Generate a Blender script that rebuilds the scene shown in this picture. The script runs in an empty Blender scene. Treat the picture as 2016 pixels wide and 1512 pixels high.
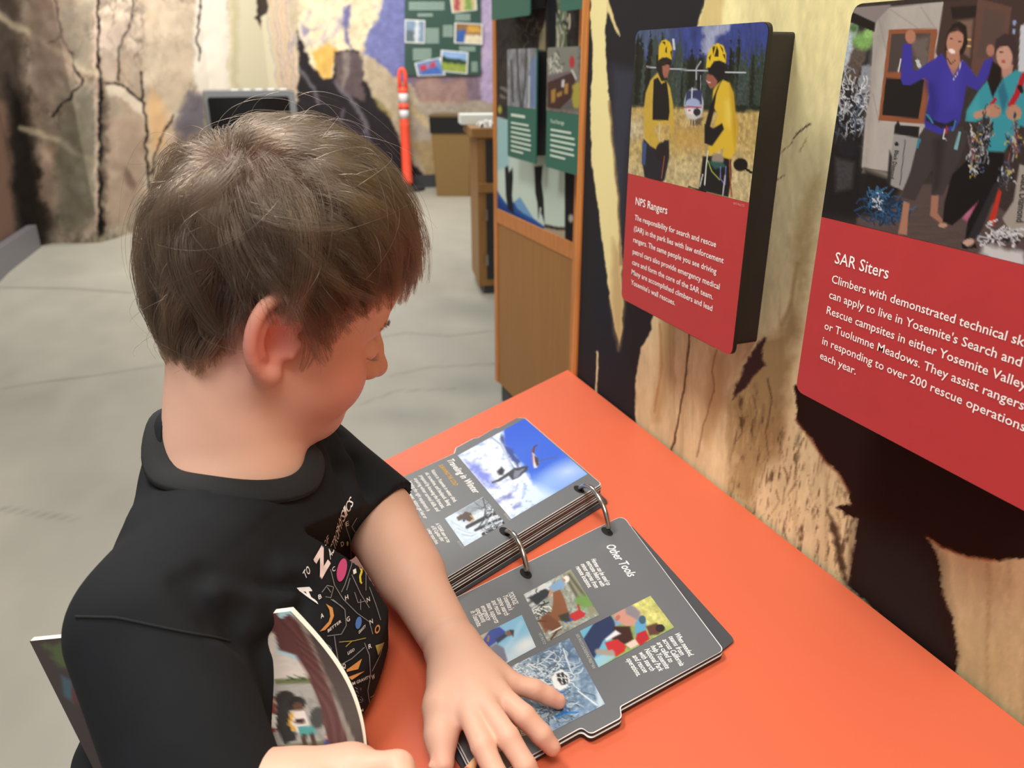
import bpy, bmesh, math, random
import numpy as np
from mathutils import Vector, Matrix
from mathutils.bvhtree import BVHTree

SC = bpy.context.scene
COL = SC.collection
# ------------------------------------------------------------------ camera
F_PX, CX, CY = 1540.0, 1008.0, 756.0
PITCH, YAW, EYE = math.radians(22.3), math.radians(21.7), 1.22
FWD = np.array([math.sin(YAW)*math.cos(PITCH), math.cos(YAW)*math.cos(PITCH), -math.sin(PITCH)])
RIGHT = np.array([math.cos(YAW), -math.sin(YAW), 0.0])
UPV = np.cross(RIGHT, FWD)
CAMP = np.array([0.0, 0.0, EYE])
cd = bpy.data.cameras.new('camera')
cam = bpy.data.objects.new('camera', cd)
COL.objects.link(cam)
cd.sensor_width = 36.0
cd.lens = F_PX/2016.0*36.0
cd.clip_start = 0.02
cd.dof.use_dof = True
cd.dof.focus_distance = 0.62
cd.dof.aperture_fstop = 9.0
cam.matrix_world = Matrix(((RIGHT[0], UPV[0], -FWD[0], 0), (RIGHT[1], UPV[1], -FWD[1], 0),
                           (RIGHT[2], UPV[2], -FWD[2], EYE), (0, 0, 0, 1)))
SC.camera = cam
# ------------------------------------------------------------------ world, lights, exposure
SC.view_settings.view_transform = 'Standard'
SC.view_settings.look = 'None'
SC.view_settings.exposure = 0.0
SC.view_settings.gamma = 1.0
SC.view_settings.use_curve_mapping = False
wd = bpy.data.worlds.new('gallery_ambience')
SC.world = wd
wd.use_nodes = True
wd.node_tree.nodes['Background'].inputs[0].default_value = (1.0, 0.985, 0.96, 1)
wd.node_tree.nodes['Background'].inputs[1].default_value = 0.42
def area(name, loc, target, size, power, col=(1, .96, .9)):
    l = bpy.data.lights.new(name, 'AREA')
    l.energy = power; l.color = col; l.shape = 'DISK'; l.size = size
    o = bpy.data.objects.new(name, l); COL.objects.link(o)
    o.location = loc
    o.rotation_euler = (Vector(target)-Vector(loc)).to_track_quat('-Z', 'Y').to_euler()
    return o
area('ceiling_lamp_near', (-0.15, -0.3, 2.75), (0.15, 0.5, 0.85), 0.8, 30)
area('ceiling_lamp_over_boy', (-0.35, 1.15, 2.75), (0.0, 0.6, 0.9), 0.5, 36)
area('ceiling_lamp_gallery', (0.3, 3.8, 3.1), (0.3, 3.9, 0), 1.6, 60)
area('ceiling_lamp_far_wall', (1.2, 6.2, 3.1), (1.3, 7.4, 0.4), 1.6, 110)
area('ceiling_lamp_rock_wall', (-0.7, 4.9, 3.1), (-0.7, 6.2, 0.5), 1.0, 34)

# ------------------------------------------------------------------ helpers
def A(*p): return np.array(p, float)
def ray(px, py): return FWD+RIGHT*((px-CX)/F_PX)-UPV*((py-CY)/F_PX)
def onz(px, py, z):
    d = ray(px, py); return CAMP+d*((z-EYE)/d[2])
def onx(px, py, x):
    d = ray(px, py); return CAMP+d*(x/d[0])
def ony(px, py, y):
    d = ray(px, py); return CAMP+d*(y/d[1])
def dep(px, py, t): return CAMP+ray(px, py)*t
def proj(P):
    v = np.asarray(P, float)-CAMP
    d = v@FWD
    return CX+F_PX*(v@RIGHT)/d, CY-F_PX*(v@UPV)/d
def lin1(c): return c/12.92 if c <= 0.04045 else ((c+0.055)/1.055)**2.4
def srgb(h):
    h = h.lstrip('#'); return np.array([int(h[i:i+2], 16)/255 for i in (0, 2, 4)])
def lin(h): return tuple(lin1(c) for c in srgb(h))
def lin_arr(c):
    c = np.clip(c, 0, 1); return np.where(c <= 0.04045, c/12.92, ((c+0.055)/1.055)**2.4)

MATS = {}
def mat(name, col=None, rough=.5, spec=.5, metal=0, bump=0, bscale=300, var=0, vscale=20, stretch=(1, 1, 1), attr=None, gain=1.0, sss=0, coat=0):
    if name in MATS: return MATS[name]
    m = bpy.data.materials.new(name); m.use_nodes = True
    nt = m.node_tree; b = nt.nodes['Principled BSDF']
    b.inputs['Roughness'].default_value = rough
    b.inputs['Specular IOR Level'].default_value = spec
    b.inputs['Metallic'].default_value = metal
    b.inputs['Coat Weight'].default_value = coat
    if sss:
        b.inputs['Subsurface Weight'].default_value = sss
        b.inputs['Subsurface Radius'].default_value = (1.0, .35, .2)
        b.inputs['Subsurface Scale'].default_value = .006
    src = None
    if attr:
        a = nt.nodes.new('ShaderNodeAttribute'); a.attribute_name = attr
        src = a.outputs['Color']
        if gain != 1.0:
            mx = nt.nodes.new('ShaderNodeMix'); mx.data_type = 'RGBA'; mx.blend_type = 'MULTIPLY'
            mx.inputs[0].default_value = 1; mx.inputs[7].default_value = (gain, gain, gain, 1)
            nt.links.new(src, mx.inputs[6]); src = mx.outputs[2]
    elif col is not None:
        b.inputs['Base Color'].default_value = (*lin(col), 1)
    tc = None
    if var or bump:
        tc = nt.nodes.new('ShaderNodeTexCoord'); mp = nt.nodes.new('ShaderNodeMapping')
        mp.inputs['Scale'].default_value = stretch
        nt.links.new(tc.outputs['Object'], mp.inputs[0])
    if var:
        n = nt.nodes.new('ShaderNodeTexNoise'); n.inputs['Scale'].default_value = vscale; n.inputs['Detail'].default_value = 6
        nt.links.new(mp.outputs[0], n.inputs['Vector'])
        r = nt.nodes.new('ShaderNodeMapRange'); r.inputs[1].default_value = .3; r.inputs[2].default_value = .7
        r.inputs[3].default_value = 1-var; r.inputs[4].default_value = 1+var
        nt.links.new(n.outputs[0], r.inputs[0])
        mx = nt.nodes.new('ShaderNodeMix'); mx.data_type = 'RGBA'; mx.blend_type = 'MULTIPLY'; mx.inputs[0].default_value = 1
        if src is None: mx.inputs[6].default_value = (*lin(col), 1)
        else: nt.links.new(src, mx.inputs[6])
        nt.links.new(r.outputs[0], mx.inputs[7]); src = mx.outputs[2]
    if src is not None: nt.links.new(src, b.inputs['Base Color'])
    if bump:
        n = nt.nodes.new('ShaderNodeTexNoise'); n.inputs['Scale'].default_value = bscale; n.inputs['Detail'].default_value = 3
        nt.links.new(mp.outputs[0], n.inputs['Vector'])
        bp = nt.nodes.new('ShaderNodeBump'); bp.inputs['Strength'].default_value = bump; bp.inputs['Distance'].default_value = .001
        nt.links.new(n.outputs[0], bp.inputs['Height']); nt.links.new(bp.outputs[0], b.inputs['Normal'])
    MATS[name] = m
    return m

def tag(o, label=None, cat=None, group=None, kind=None):
    if label: o['label'] = label
    if cat: o['category'] = cat
    if group: o['group'] = group
    if kind: o['kind'] = kind
    return o
def woff(o):
    v = np.zeros(3)
    while o is not None:
        v += np.array(o.location); o = o.parent
    return v
def empty(name, loc, label, cat, group=None):
    o = bpy.data.objects.new(name, None); COL.objects.link(o); o.location = loc
    o.empty_display_size = .05
    return tag(o, label, cat, group)
def mesh(name, V, Fc, m, parent=None, smooth=False, col=None, mats=None, midx=None):
    """V in world coordinates; Fc a list of faces or an (n,4)/(n,3) int array"""
    V = np.asarray(V, np.float64)
    if parent is not None: V = V-woff(parent)
    me = bpy.data.meshes.new(name)
    if isinstance(Fc, np.ndarray):
        n, k = Fc.shape
        me.vertices.add(len(V)); me.vertices.foreach_set('co', V.astype(np.float32).ravel())
        me.loops.add(n*k); me.loops.foreach_set('vertex_index', Fc.astype(np.int32).ravel())
        me.polygons.add(n)
        me.polygons.foreach_set('loop_start', np.arange(0, n*k, k, dtype=np.int32))
        me.update(calc_edges=True)
    else:
        me.from_pydata(V.tolist(), [], Fc)
    for x in (mats or [m]): me.materials.append(x)
    if midx is not None: me.polygons.foreach_set('material_index', np.asarray(midx, np.int32))
    if smooth: me.polygons.foreach_set('use_smooth', np.ones(len(me.polygons), bool))
    if col is not None:
        a = me.color_attributes.new('Col', 'FLOAT_COLOR', 'POINT')
        c = np.ones((len(V), 4), np.float32); c[:, :3] = col
        a.data.foreach_set('color', c.ravel())
    me.validate()
    o = bpy.data.objects.new(name, me); COL.objects.link(o)
    if parent is not None: o.parent = parent
    return o
class MB:
    def __init__(s): s.V = []; s.F = []
    def add(s, V, Fc):
        n = len(s.V); s.V += [tuple(v) for v in V]; s.F += [tuple(i+n for i in f) for f in Fc]
        return s
    def box(s, lo, hi):
        x0, y0, z0 = lo; x1, y1, z1 = hi
        return s.add([(x0, y0, z0), (x1, y0, z0), (x1, y1, z0), (x0, y1, z0), (x0, y0, z1), (x1, y0, z1), (x1, y1, z1), (x0, y1, z1)],
                     [(0, 3, 2, 1), (4, 5, 6, 7), (0, 1, 5, 4), (1, 2, 6, 5), (2, 3, 7, 6), (3, 0, 4, 7)])
    def prism(s, pts, vec):
        """pts: planar polygon (3-D); extruded by vec"""
        n = len(pts); P = [np.asarray(p, float) for p in pts]; Q = [p+np.asarray(vec, float) for p in P]
        nrm = np.zeros(3)
        for i in range(n): nrm += np.cross(P[i]-P[0], P[(i+1) % n]-P[0])
        if nrm@np.asarray(vec, float) > 0: P, Q = Q, P
        return s.add(P+Q, [tuple(range(n)), tuple(range(2*n-1, n-1, -1))]+[(i, i+n, (i+1) % n+n, (i+1) % n) for i in range(n)])
    def tube(s, pts, r, n=12, caps=True, flat=None):
        P = [np.asarray(p, float) for p in pts]; m = len(P)
        R = r if hasattr(r, '__len__') else [r]*m
        T = [P[min(i+1, m-1)]-P[max(i-1, 0)] for i in range(m)]
        T = [t/max(np.linalg.norm(t), 1e-9) for t in T]
        a = np.cross(T[0], (0, 0, 1.0))
        if np.linalg.norm(a) < 1e-3: a = np.cross(T[0], (0, 1.0, 0))
        a /= np.linalg.norm(a); V = []
        for i in range(m):
            a = a-T[i]*(a@T[i]); a /= np.linalg.norm(a); b = np.cross(T[i], a)
            for k in range(n):
                t = 2*math.pi*k/n
                V.append(P[i]+R[i]*(a*math.cos(t)+b*math.sin(t)))
        Fc = [(i*n+k, i*n+(k+1) % n, (i+1)*n+(k+1) % n, (i+1)*n+k) for i in range(m-1) for k in range(n)]
        if caps: Fc += [tuple(range(n-1, -1, -1)), tuple(range((m-1)*n, m*n))]
        return s.add(V, Fc)
    def lathe(s, c, prof, n=32):
        V = []
        for r, z in prof:
            for k in range(n):
                t = 2*math.pi*k/n; V.append((c[0]+r*math.cos(t), c[1]+r*math.sin(t), c[2]+z))
        m = len(prof)
        Fc = [(i*n+k, i*n+(k+1) % n, (i+1)*n+(k+1) % n, (i+1)*n+k) for i in range(m-1) for k in range(n)]
        Fc += [tuple(range(n-1, -1, -1)), tuple(range((m-1)*n, m*n))]
        return s.add(V, Fc)
    def build(s, name, m, parent=None, smooth=False, bevel=0, seg=2):
        o = mesh(name, s.V, s.F, m, parent, smooth)
        if bevel:
            bm = bmesh.new(); bm.from_mesh(o.data)
            bmesh.ops.recalc_face_normals(bm, faces=bm.faces)
            es = [e for e in bm.edges if len(e.link_faces) == 2 and e.calc_face_angle(0) > .6]
            bmesh.ops.bevel(bm, geom=es, offset=bevel, segments=seg, profile=.5, affect='EDGES', clamp_overlap=True)
            bm.to_mesh(o.data); bm.free()
        return o
def roundpoly(pts, r, n=6):
    """2-D polygon with rounded corners; r a number or one per corner"""
    out = []; m = len(pts); P = [np.asarray(p, float) for p in pts]
    for i in range(m):
        a, b, c = P[i-1], P[i], P[(i+1) % m]
        rr = r[i] if hasattr(r, '__len__') else r
        if rr <= 0: out.append(b); continue
        u = (a-b); u /= np.linalg.norm(u); v = (c-b); v /= np.linalg.norm(v)
        ang = math.acos(max(-1, min(1, u@v))); t = rr/math.tan(ang/2)
        t = min(t, .48*min(np.linalg.norm(a-b), np.linalg.norm(c-b)))
        p0, p2 = b+u*t, b+v*t
        for k in range(n+1):
            q = k/n; out.append((1-q)**2*p0+2*q*(1-q)*b+q*q*p2)
    return out

# ---- noise and painting (surface prints: colours evaluated at the print's own vertices)
def _h(ix, iy, iz, seed):
    n = (ix.astype(np.int64)*374761393+iy.astype(np.int64)*668265263+iz.astype(np.int64)*2147483647+seed*974711) & 0xffffffff
    n = ((n ^ (n >> 13))*1274126177) & 0xffffffff
    n = ((n ^ (n >> 16))*2246822519) & 0xffffffff
    return ((n ^ (n >> 15)) & 0xffff)/65535.0
def vnoise(x, y, z=None, seed=0):
    x = np.asarray(x, float); y = np.asarray(y, float)
    z = np.zeros_like(x) if z is None else np.asarray(z, float)
    ix, iy, iz = np.floor(x), np.floor(y), np.floor(z)
    fx, fy, fz = x-ix, y-iy, z-iz
    fx = fx*fx*(3-2*fx); fy = fy*fy*(3-2*fy); fz = fz*fz*(3-2*fz)
    r = 0
    for dz in ((0, 1) if np.any(fz) else (0,)):
        wz = fz if dz else 1-fz
        for dx in (0, 1):
            for dy in (0, 1):
                r = r+_h(ix+dx, iy+dy, iz+dz, seed)*(fx if dx else 1-fx)*(fy if dy else 1-fy)*wz
    return r
def fbm(x, y, z=None, o=4, seed=0):
    r = 0; a = .5; t = 0
    for k in range(o):
        r = r+a*vnoise(x*2**k, y*2**k, None if z is None else z*2**k, seed+k); t += a; a *= .55
    return r/t*2-1
class Paint:
    """colours for a set of print vertices, drawn as flat shapes in the print's traced coordinates"""
    def __init__(s, px, py, base):
        s.x = np.asarray(px, float); s.y = np.asarray(py, float)
        s.c = np.tile(srgb(base), (len(s.x), 1)); s.k = (0, 0, 1.0)
    def crop(s, ox, oy, sc): s.k = (ox, oy, sc); return s
    def T(s, pts): return np.array([(p[0]/s.k[2]+s.k[0], p[1]/s.k[2]+s.k[1]) for p in pts])
    def _put(s, idx, a, col):
        c = srgb(col) if isinstance(col, str) else col
        s.c[idx] = s.c[idx]*(1-a[:, None])+c*a[:, None]
    def poly(s, pts, col, soft=1.0, rag=0, rs=12, alpha=1.0):
        P = s.T(pts); lo, hi = P.min(0)-soft-abs(rag)-1, P.max(0)+soft+abs(rag)+1
        i = np.nonzero((s.x > lo[0]) & (s.x < hi[0]) & (s.y > lo[1]) & (s.y < hi[1]))[0]
        if not len(i): return s
        x, y = s.x[i], s.y[i]; d = np.full(len(i), 1e18); ins = np.zeros(len(i), bool)
        for k in range(len(P)):
            a, b = P[k-1], P[k]; ex, ey = b-a; l2 = ex*ex+ey*ey+1e-12
            t = np.clip(((x-a[0])*ex+(y-a[1])*ey)/l2, 0, 1)
            d = np.minimum(d, (x-a[0]-t*ex)**2+(y-a[1]-t*ey)**2)
            if a[1] != b[1]:
                ins ^= ((a[1] > y) != (b[1] > y)) & (x < (b[0]-a[0])*(y-a[1])/(b[1]-a[1])+a[0])
        sd = np.sqrt(d)*np.where(ins, -1, 1)
        if rag: sd = sd+rag*fbm(x/rs, y/rs, o=3, seed=len(P))
        s._put(i, np.clip(.5-sd/soft, 0, 1)*alpha, col); return s
    def line(s, pts, w, col, soft=1.0, alpha=1.0, taper=False):
        P = s.T(pts); w = w/s.k[2]
        lo, hi = P.min(0)-w-soft-1, P.max(0)+w+soft+1
        i = np.nonzero((s.x > lo[0]) & (s.x < hi[0]) & (s.y > lo[1]) & (s.y < hi[1]))[0]
        if not len(i): return s
        x, y = s.x[i], s.y[i]; d = np.full(len(i), 1e9); n = len(P)-1
        for k in range(n):
            a, b = P[k], P[k+1]; ex, ey = b-a; l2 = ex*ex+ey*ey+1e-12
            t = np.clip(((x-a[0])*ex+(y-a[1])*ey)/l2, 0, 1)
            ww = w/2*(1-(k+t)/n) if taper else w/2
            d = np.minimum(d, np.sqrt((x-a[0]-t*ex)**2+(y-a[1]-t*ey)**2)-ww)
        s._put(i, np.clip(.5-d/soft, 0, 1)*alpha, col); return s
    def ell(s, c, rx, ry, col, rot=0, soft=1.0, alpha=1.0):
        q = s.T([c])[0]; rx, ry = rx/s.k[2], ry/s.k[2]; m = max(rx, ry)+soft+1
        i = np.nonzero((abs(s.x-q[0]) < m) & (abs(s.y-q[1]) < m))[0]
        if not len(i): return s
        ca, sa = math.cos(math.radians(rot)), math.sin(math.radians(rot))
        dx, dy = s.x[i]-q[0], s.y[i]-q[1]; u, v = (dx*ca+dy*sa)/rx, (-dx*sa+dy*ca)/ry
        sd = (np.sqrt(u*u+v*v)-1)*min(rx, ry)
        s._put(i, np.clip(.5-sd/soft, 0, 1)*alpha, col); return s
    def scrib(s, c, rx, ry, n, w, cols, seed=0):
        R = random.Random(seed)
        for k in range(n):
            x, y = c[0]+R.gauss(0, .45)*rx, c[1]+R.gauss(0, .45)*ry; a = R.random()*6.3; P = [(x, y)]
            for j in range(4):
                a += R.uniform(-1.1, 1.1); x += math.cos(a)*rx*.22; y += math.sin(a)*ry*.22; P.append((x, y))
            s.line(P, w, R.choice(cols))
        return s
    def grain(s, amt, sx, sy, o=4, seed=0, mask=None):
        f = 1+amt*fbm(s.x/sx, s.y/sy, o=o, seed=seed)
        if mask is not None: f = 1+(f-1)*mask
        s.c *= f[:, None]; return s
    def tint(s, col, mask):
        s.c = s.c*(1-mask[:, None])+srgb(col)*mask[:, None]; return s
    def out(s): return lin_arr(s.c)
def grid_faces(nx, ny, keep=None):
    i = np.arange(nx*ny).reshape(ny, nx)
    f = np.stack([i[:-1, :-1], i[:-1, 1:], i[1:, 1:], i[1:, :-1]], -1).reshape(-1, 4)
    return f
PRINT = dict()
def print_mat(kind='satin'):
    return {'satin': lambda: mat('satin_print', rough=.38, spec=.35, attr='Col', gain=.80),
            'matte': lambda: mat('matte_mural_print', rough=.75, spec=.15, attr='Col', gain=1.0, bump=.05, bscale=900),
            'gloss': lambda: mat('laminated_print', rough=.3, spec=.5, attr='Col', gain=.80)}[kind]()
def print_quad(name, P00, P10, P11, P01, step, fn, m, parent=None, corner=(0, 0, 0, 0)):
    """a flat printed sheet with corners P00..P01; fn(px,py) -> colours; corner radii drop the corner faces"""
    P00, P10, P11, P01 = (np.asarray(p, float) for p in (P00, P10, P11, P01))
    w = max(np.linalg.norm(P10-P00), np.linalg.norm(P11-P01)); h = max(np.linalg.norm(P01-P00), np.linalg.norm(P11-P10))
    nx, ny = max(3, int(w/step)+1), max(3, int(h/step)+1)
    u, v = np.meshgrid(np.linspace(0, 1, nx), np.linspace(0, 1, ny)); u = u.ravel()[:, None]; v = v.ravel()[:, None]
    V = P00*(1-u)*(1-v)+P10*u*(1-v)+P11*u*v+P01*(1-u)*v
    Fc = grid_faces(nx, ny)
    if any(corner):
        uu, vv = u[:, 0]*w, v[:, 0]*h
        for r, cu, cv in zip(corner, (0, w, w, 0), (0, 0, h, h)):
            if r:
                # slide vertices outside the rounding onto the arc
                sx, sy = (1 if cu == 0 else -1), (1 if cv == 0 else -1)
                du, dv = r-(uu-cu)*sx, r-(vv-cv)*sy
                k = (du > 0) & (dv > 0) & (du*du+dv*dv > r*r)
                q = r/np.sqrt(du*du+dv*dv+1e-12)
                nu = np.where(k, cu+sx*(r-du*q), uu); nv = np.where(k, cv+sy*(r-dv*q), vv)
                uu, vv = nu, nv
        a, b = (uu/w)[:, None], (vv/h)[:, None]
        V = P00*(1-a)*(1-b)+P10*a*(1-b)+P11*a*b+P01*(1-a)*b
    px, py = proj(V)
    return mesh(name, V, Fc, m, parent, col=fn(px, py))

# ---- lettering
_TXT = {}
def glyphs(txt):
    if txt in _TXT: return _TXT[txt]
    cu = bpy.data.curves.new('lettering', 'FONT'); cu.body = txt; cu.size = 1.0; cu.resolution_u = 2; cu.offset = .007
    ob = bpy.data.objects.new('lettering', cu); COL.objects.link(ob)
    dg = bpy.context.evaluated_depsgraph_get(); dg.update()
    me = ob.evaluated_get(dg).to_mesh()
    V = np.array([v.co[:] for v in me.vertices]).reshape(-1, 3); Fc = [tuple(p.vertices) for p in me.polygons]
    ob.evaluated_get(dg).to_mesh_clear()
    bpy.data.objects.remove(ob); bpy.data.curves.remove(cu)
    _TXT[txt] = (V, Fc)
    return _TXT[txt]
CAP = 0.73
def glyph_size(txt):
    V, _ = glyphs(txt); return V[:, 0].min(), V[:, 0].max()
def text_on(mb, txt, P0, dirv, upv, height, width=None, xs=None):
    """flat letters: baseline start P0, cap height in metres, fitted to a width or scaled by xs"""
    V, Fc = glyphs(txt)
    x0, x1 = V[:, 0].min(), V[:, 0].max()
    sy = height/CAP; sx = (width/(x1-x0)) if width else sy*xs
    d = np.asarray(dirv, float); u = np.asarray(upv, float)
    mb.add(np.asarray(P0)+np.outer((V[:, 0]-x0)*sx, d)+np.outer(V[:, 1]*sy, u), Fc)
    return sx/sy
# ================================================================== room
WX = 0.503      # face of the mural wall
W_END = 0.994   # where it ends
# ---- floor (painted at its own vertices: patches, cracks)
def build_floor():
    xs = np.linspace(-3.2, 4.2, 260); ys = np.concatenate([np.linspace(-2.0, .8, 40), np.linspace(.82, 9.6, 430)])
    X, Y = np.meshgrid(xs, ys); V = np.stack([X.ravel(), Y.ravel(), np.zeros(X.size)], 1)
    ok = V[:, 1] > .45
    px = np.full(len(V), -9e3); py = np.full(len(V), -9e3)
    px[ok], py[ok] = proj(V[ok])
    p = Paint(px, py, '#a9a69b')
    n = fbm(V[:, 0]*1.1, V[:, 1]*.9, o=5, seed=3); n2 = fbm(V[:, 0]*6, V[:, 1]*3.0, o=4, seed=9)
    p.c *= (1+.10*n+.07*n2)[:, None]
    p.tint('#8f948d', np.clip(.45+1.6*n, 0, 1)*np.clip((V[:, 0]-.1)/.5, 0, 1)*np.clip((4.6-V[:, 1])/1.2, 0, 1)*.55)
    p.tint('#c3bfae', np.clip((V[:, 1]-4.0)/2.5, 0, 1)*.5)  # far floor paler: warm lamp light painted into the colour
    for q in ([(0, 765), (120, 748), (230, 733), (335, 716)], [(735, 667), (800, 655), (880, 662), (965, 652)], [(760, 742), (840, 724), (975, 716)],
              [(0, 566), (140, 568), (262, 577)], [(700, 800), (780, 770), (900, 765)], [(0, 1000), (70, 1010), (150, 1025)]):
        p.line(q, 2.2, '#6f7069', soft=3, alpha=.55)
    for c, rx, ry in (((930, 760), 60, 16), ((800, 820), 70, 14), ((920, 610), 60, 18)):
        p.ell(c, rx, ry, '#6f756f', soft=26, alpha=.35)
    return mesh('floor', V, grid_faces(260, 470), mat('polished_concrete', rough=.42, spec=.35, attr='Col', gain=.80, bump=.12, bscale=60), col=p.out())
tag(build_floor(), kind='structure')

# ---- mural wall beside the table
wr = MB().box((WX+.001, -1.6, 0), (WX+.09, W_END, 2.5)).build('wall_right', mat('tan_mural_ground', '#b99c62', rough=.75, var=.15, vscale=9))
tag(wr, kind='structure')
def mural_colours(px, py):
    p = Paint(px+3*fbm(px/14, py/30, o=3, seed=81)+.35*fbm(px/4, py/5, o=2, seed=82), py+3*fbm(px/24, py/28, o=3, seed=83), '#e0d6aa')
    x, y = p.x, p.y
    # broad tone: golden at the top, paler tan in the middle, olive tan low on the right
    p.tint('#e2d79f', np.clip((420-y)/300, 0, 1))
    p.tint('#cdb78c', np.clip(1-abs(y-720)/260, 0, 1)*np.clip((1560-x)/120, 0, 1)*.55)
    p.tint('#b3a679', np.clip((y-1050)/260, 0, 1)*.8)
    p.grain(.10, 60, 260, o=5, seed=21); p.grain(.07, 7, 28, o=3, seed=5)
    # vertical streaks of the weathered trunk
    st = fbm(x/9, y/340, o=4, seed=31)
    p.tint('#9a8357', np.clip(st*1.7-.25, 0, 1)*.5*np.clip((y-480)/140, 0, 1))
    st2 = fbm(x/16+y/190, y/60, o=4, seed=41)
    p.tint('#6b4f33', np.clip(st2*2.2-.75, 0, 1)*.55*np.clip((y-690)/130, 0, 1)*np.clip((x-1420)/60, 0, 1)*np.clip((1700-x)/40, 0, 1))
    # warm columns under the first panel
    p.poly([(1300, 600), (1328, 612), (1318, 760), (1300, 830), (1285, 830), (1296, 740)], '#a58658', soft=18, alpha=.55)
    p.poly([(1400, 690), (1430, 700), (1425, 800), (1395, 880), (1380, 860)], '#ae9161', soft=16, alpha=.5)
    p.line([(1357, 655), (1348, 760), (1330, 850), (1322, 890)], 3, '#4e3522', soft=2.5)
    p.line([(1410, 690), (1402, 730), (1406, 770), (1385, 840), (1372, 900)], 2, '#7c5a38', soft=3, alpha=.8)
    p.line([(1300, 640), (1302, 720), (1288, 810)], 4, '#a07746', soft=5, alpha=.7)
    # weathered, feathered patch
    p.poly([(1442, 785), (1470, 715), (1500, 668), (1535, 652), (1560, 600), (1572, 640), (1545, 760), (1540, 880), (1500, 930), (1480, 1010), (1440, 960), (1445, 880)], '#9c8759', soft=26, rag=14, rs=22, alpha=.75)
    p.poly([(1442, 786), (1462, 730), (1482, 690), (1500, 668), (1512, 662), (1500, 690), (1505, 720), (1482, 742), (1468, 762)], '#3d2a2b', soft=5, rag=5, rs=8)
    R = random.Random(4)
    for k in range(46):
        a, b = R.uniform(1445, 1700), R.uniform(760, 1130)
        if b > 700+(a-1440)*.95 and b < 1000+(a-1440)*1.0:
            p.line([(a, b), (a+R.uniform(-12, 10), b+R.uniform(18, 44)), (a+R.uniform(-20, 6), b+R.uniform(50, 90))], R.uniform(1.5, 4), R.choice(['#5d4630', '#4a3524', '#7a6040']), soft=3, alpha=R.uniform(.3, .75), taper=True)
    p.line([(1512, 745), (1520, 790), (1508, 850), (1512, 900), (1495, 960)], 3, '#54402b', soft=3, alpha=.8, taper=True)
    ww = np.clip((x-1425)/30, 0, 1)*np.clip((1700-x)/20, 0, 1)*np.clip((y-(700+(x-1440)*.9))/60, 0, 1); w3 = fbm(x/6+y/30, y/36, o=5, seed=91)
    p.tint('#4d3c28', np.clip(w3*2.6-.45, 0, 1)*.75*ww); p.tint('#d8c790', np.clip(-w3*2.4-.55, 0, 1)*.5*ww)
    # hairline marks between the panels
    p.line([(1595, 246), (1570, 262), (1550, 290), (1536, 304)], 4, '#3c2628', soft=2, taper=True)
    p.line([(1590, 268), (1574, 300)], 1.5, '#9a7c4a', soft=2); p.line([(1542, 345), (1520, 362)], 2, '#4c3030', soft=2, taper=True)
    p.poly([(1590, 370), (1612, 350), (1600, 440), (1585, 560), (1572, 600), (1560, 470)], '#a48a52', soft=30, rag=12, alpha=.5)
    p.line([(1540, 640), (1556, 600), (1570, 520)], 5, '#8c7040', soft=8, alpha=.6)
    # dark shape on the left with two pale blades in it
    p.poly([(1120, -900), (1384, -900), (1386, 0), (1374, 50), (1330, 330), (1302, 500), (1288, 600), (1281, 648), (1262, 690), (1252, 740), (1250, 790), (1252, 860), (1120, 760)], '#262428', soft=3, rag=2)
    p.poly([(1205, 130), (1256, 140), (1236, 300), (1226, 480), (1212, 520), (1200, 300)], '#3a3c4a', soft=26, alpha=.8)
    p.poly([(1170, 420), (1215, 640), (1240, 720), (1240, 800), (1160, 740)], '#22252e', soft=30, alpha=.8)
    p.poly([(1156, -900), (1199, -900), (1197, 0), (1193, 60), (1192, 110), (1198, 190), (1211, 320), (1222, 480), (1228, 590), (1226, 640), (1219, 682), (1213, 660), (1205, 615), (1192, 520), (1176, 400), (1163, 300), (1163, 200), (1167, 110), (1163, 50), (1162, 0)], '#e0d59a', soft=2.5, rag=1.5)
    p.poly([(1206, 470), (1220, 500), (1229, 590), (1226, 640), (1219, 690), (1211, 655), (1204, 600)], '#b79f70', soft=12, alpha=.8)
    p.line([(1199, 200), (1212, 330), (1219, 430), (1222, 520)], 5, '#8d7351', soft=3, alpha=.7)
    p.poly([(1195, -60), (1200, 5), (1208, 40), (1221, 73), (1214, 66), (1203, 45), (1195, 22)], '#d9c78f', soft=2)
    p.line([(1175, 692), (1177, 725), (1174, 770)], 3.5, '#d9cfa0', soft=2)
    p.poly([(1384, -200), (1386, 0), (1374, 60), (1420, 60), (1440, -200)], '#c5a96a', soft=8, alpha=.6)
    # big dark hollow low on the right
    p.poly([(1562, 760), (1568, 800), (1566, 826), (1600, 866), (1622, 905), (1650, 930), (1668, 960), (1675, 992), (1645, 998), (1664, 1012), (1690, 1022), (1686, 1060), (1678, 1100), (1669, 1152), (1760, 1236), (1840, 1300), (1884, 1342),
            (1887, 1290), (1875, 1220), (1856, 1170), (1853, 1130), (1845, 1095), (1824, 1056), (1850, 1074), (1900, 1094), (1960, 1103), (2030, 1098), (2120, 1090), (2120, 800), (1800, 700)], '#241310', soft=3, rag=3, rs=9)
    p.poly([(1690, 1040), (1800, 1060), (1845, 1110), (1850, 1180), (1870, 1290), (1760, 1230), (1680, 1150)], '#22201d', soft=60, alpha=.9)
    p.line([(1566, 826), (1600, 868), (1622, 906), (1650, 931), (1672, 970)], 4, '#7c3b22', soft=5, alpha=.7)
    p.line([(1824, 1056), (1850, 1075), (1900, 1095), (1960, 1104)], 4, '#8a4a28', soft=5, alpha=.7)
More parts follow.
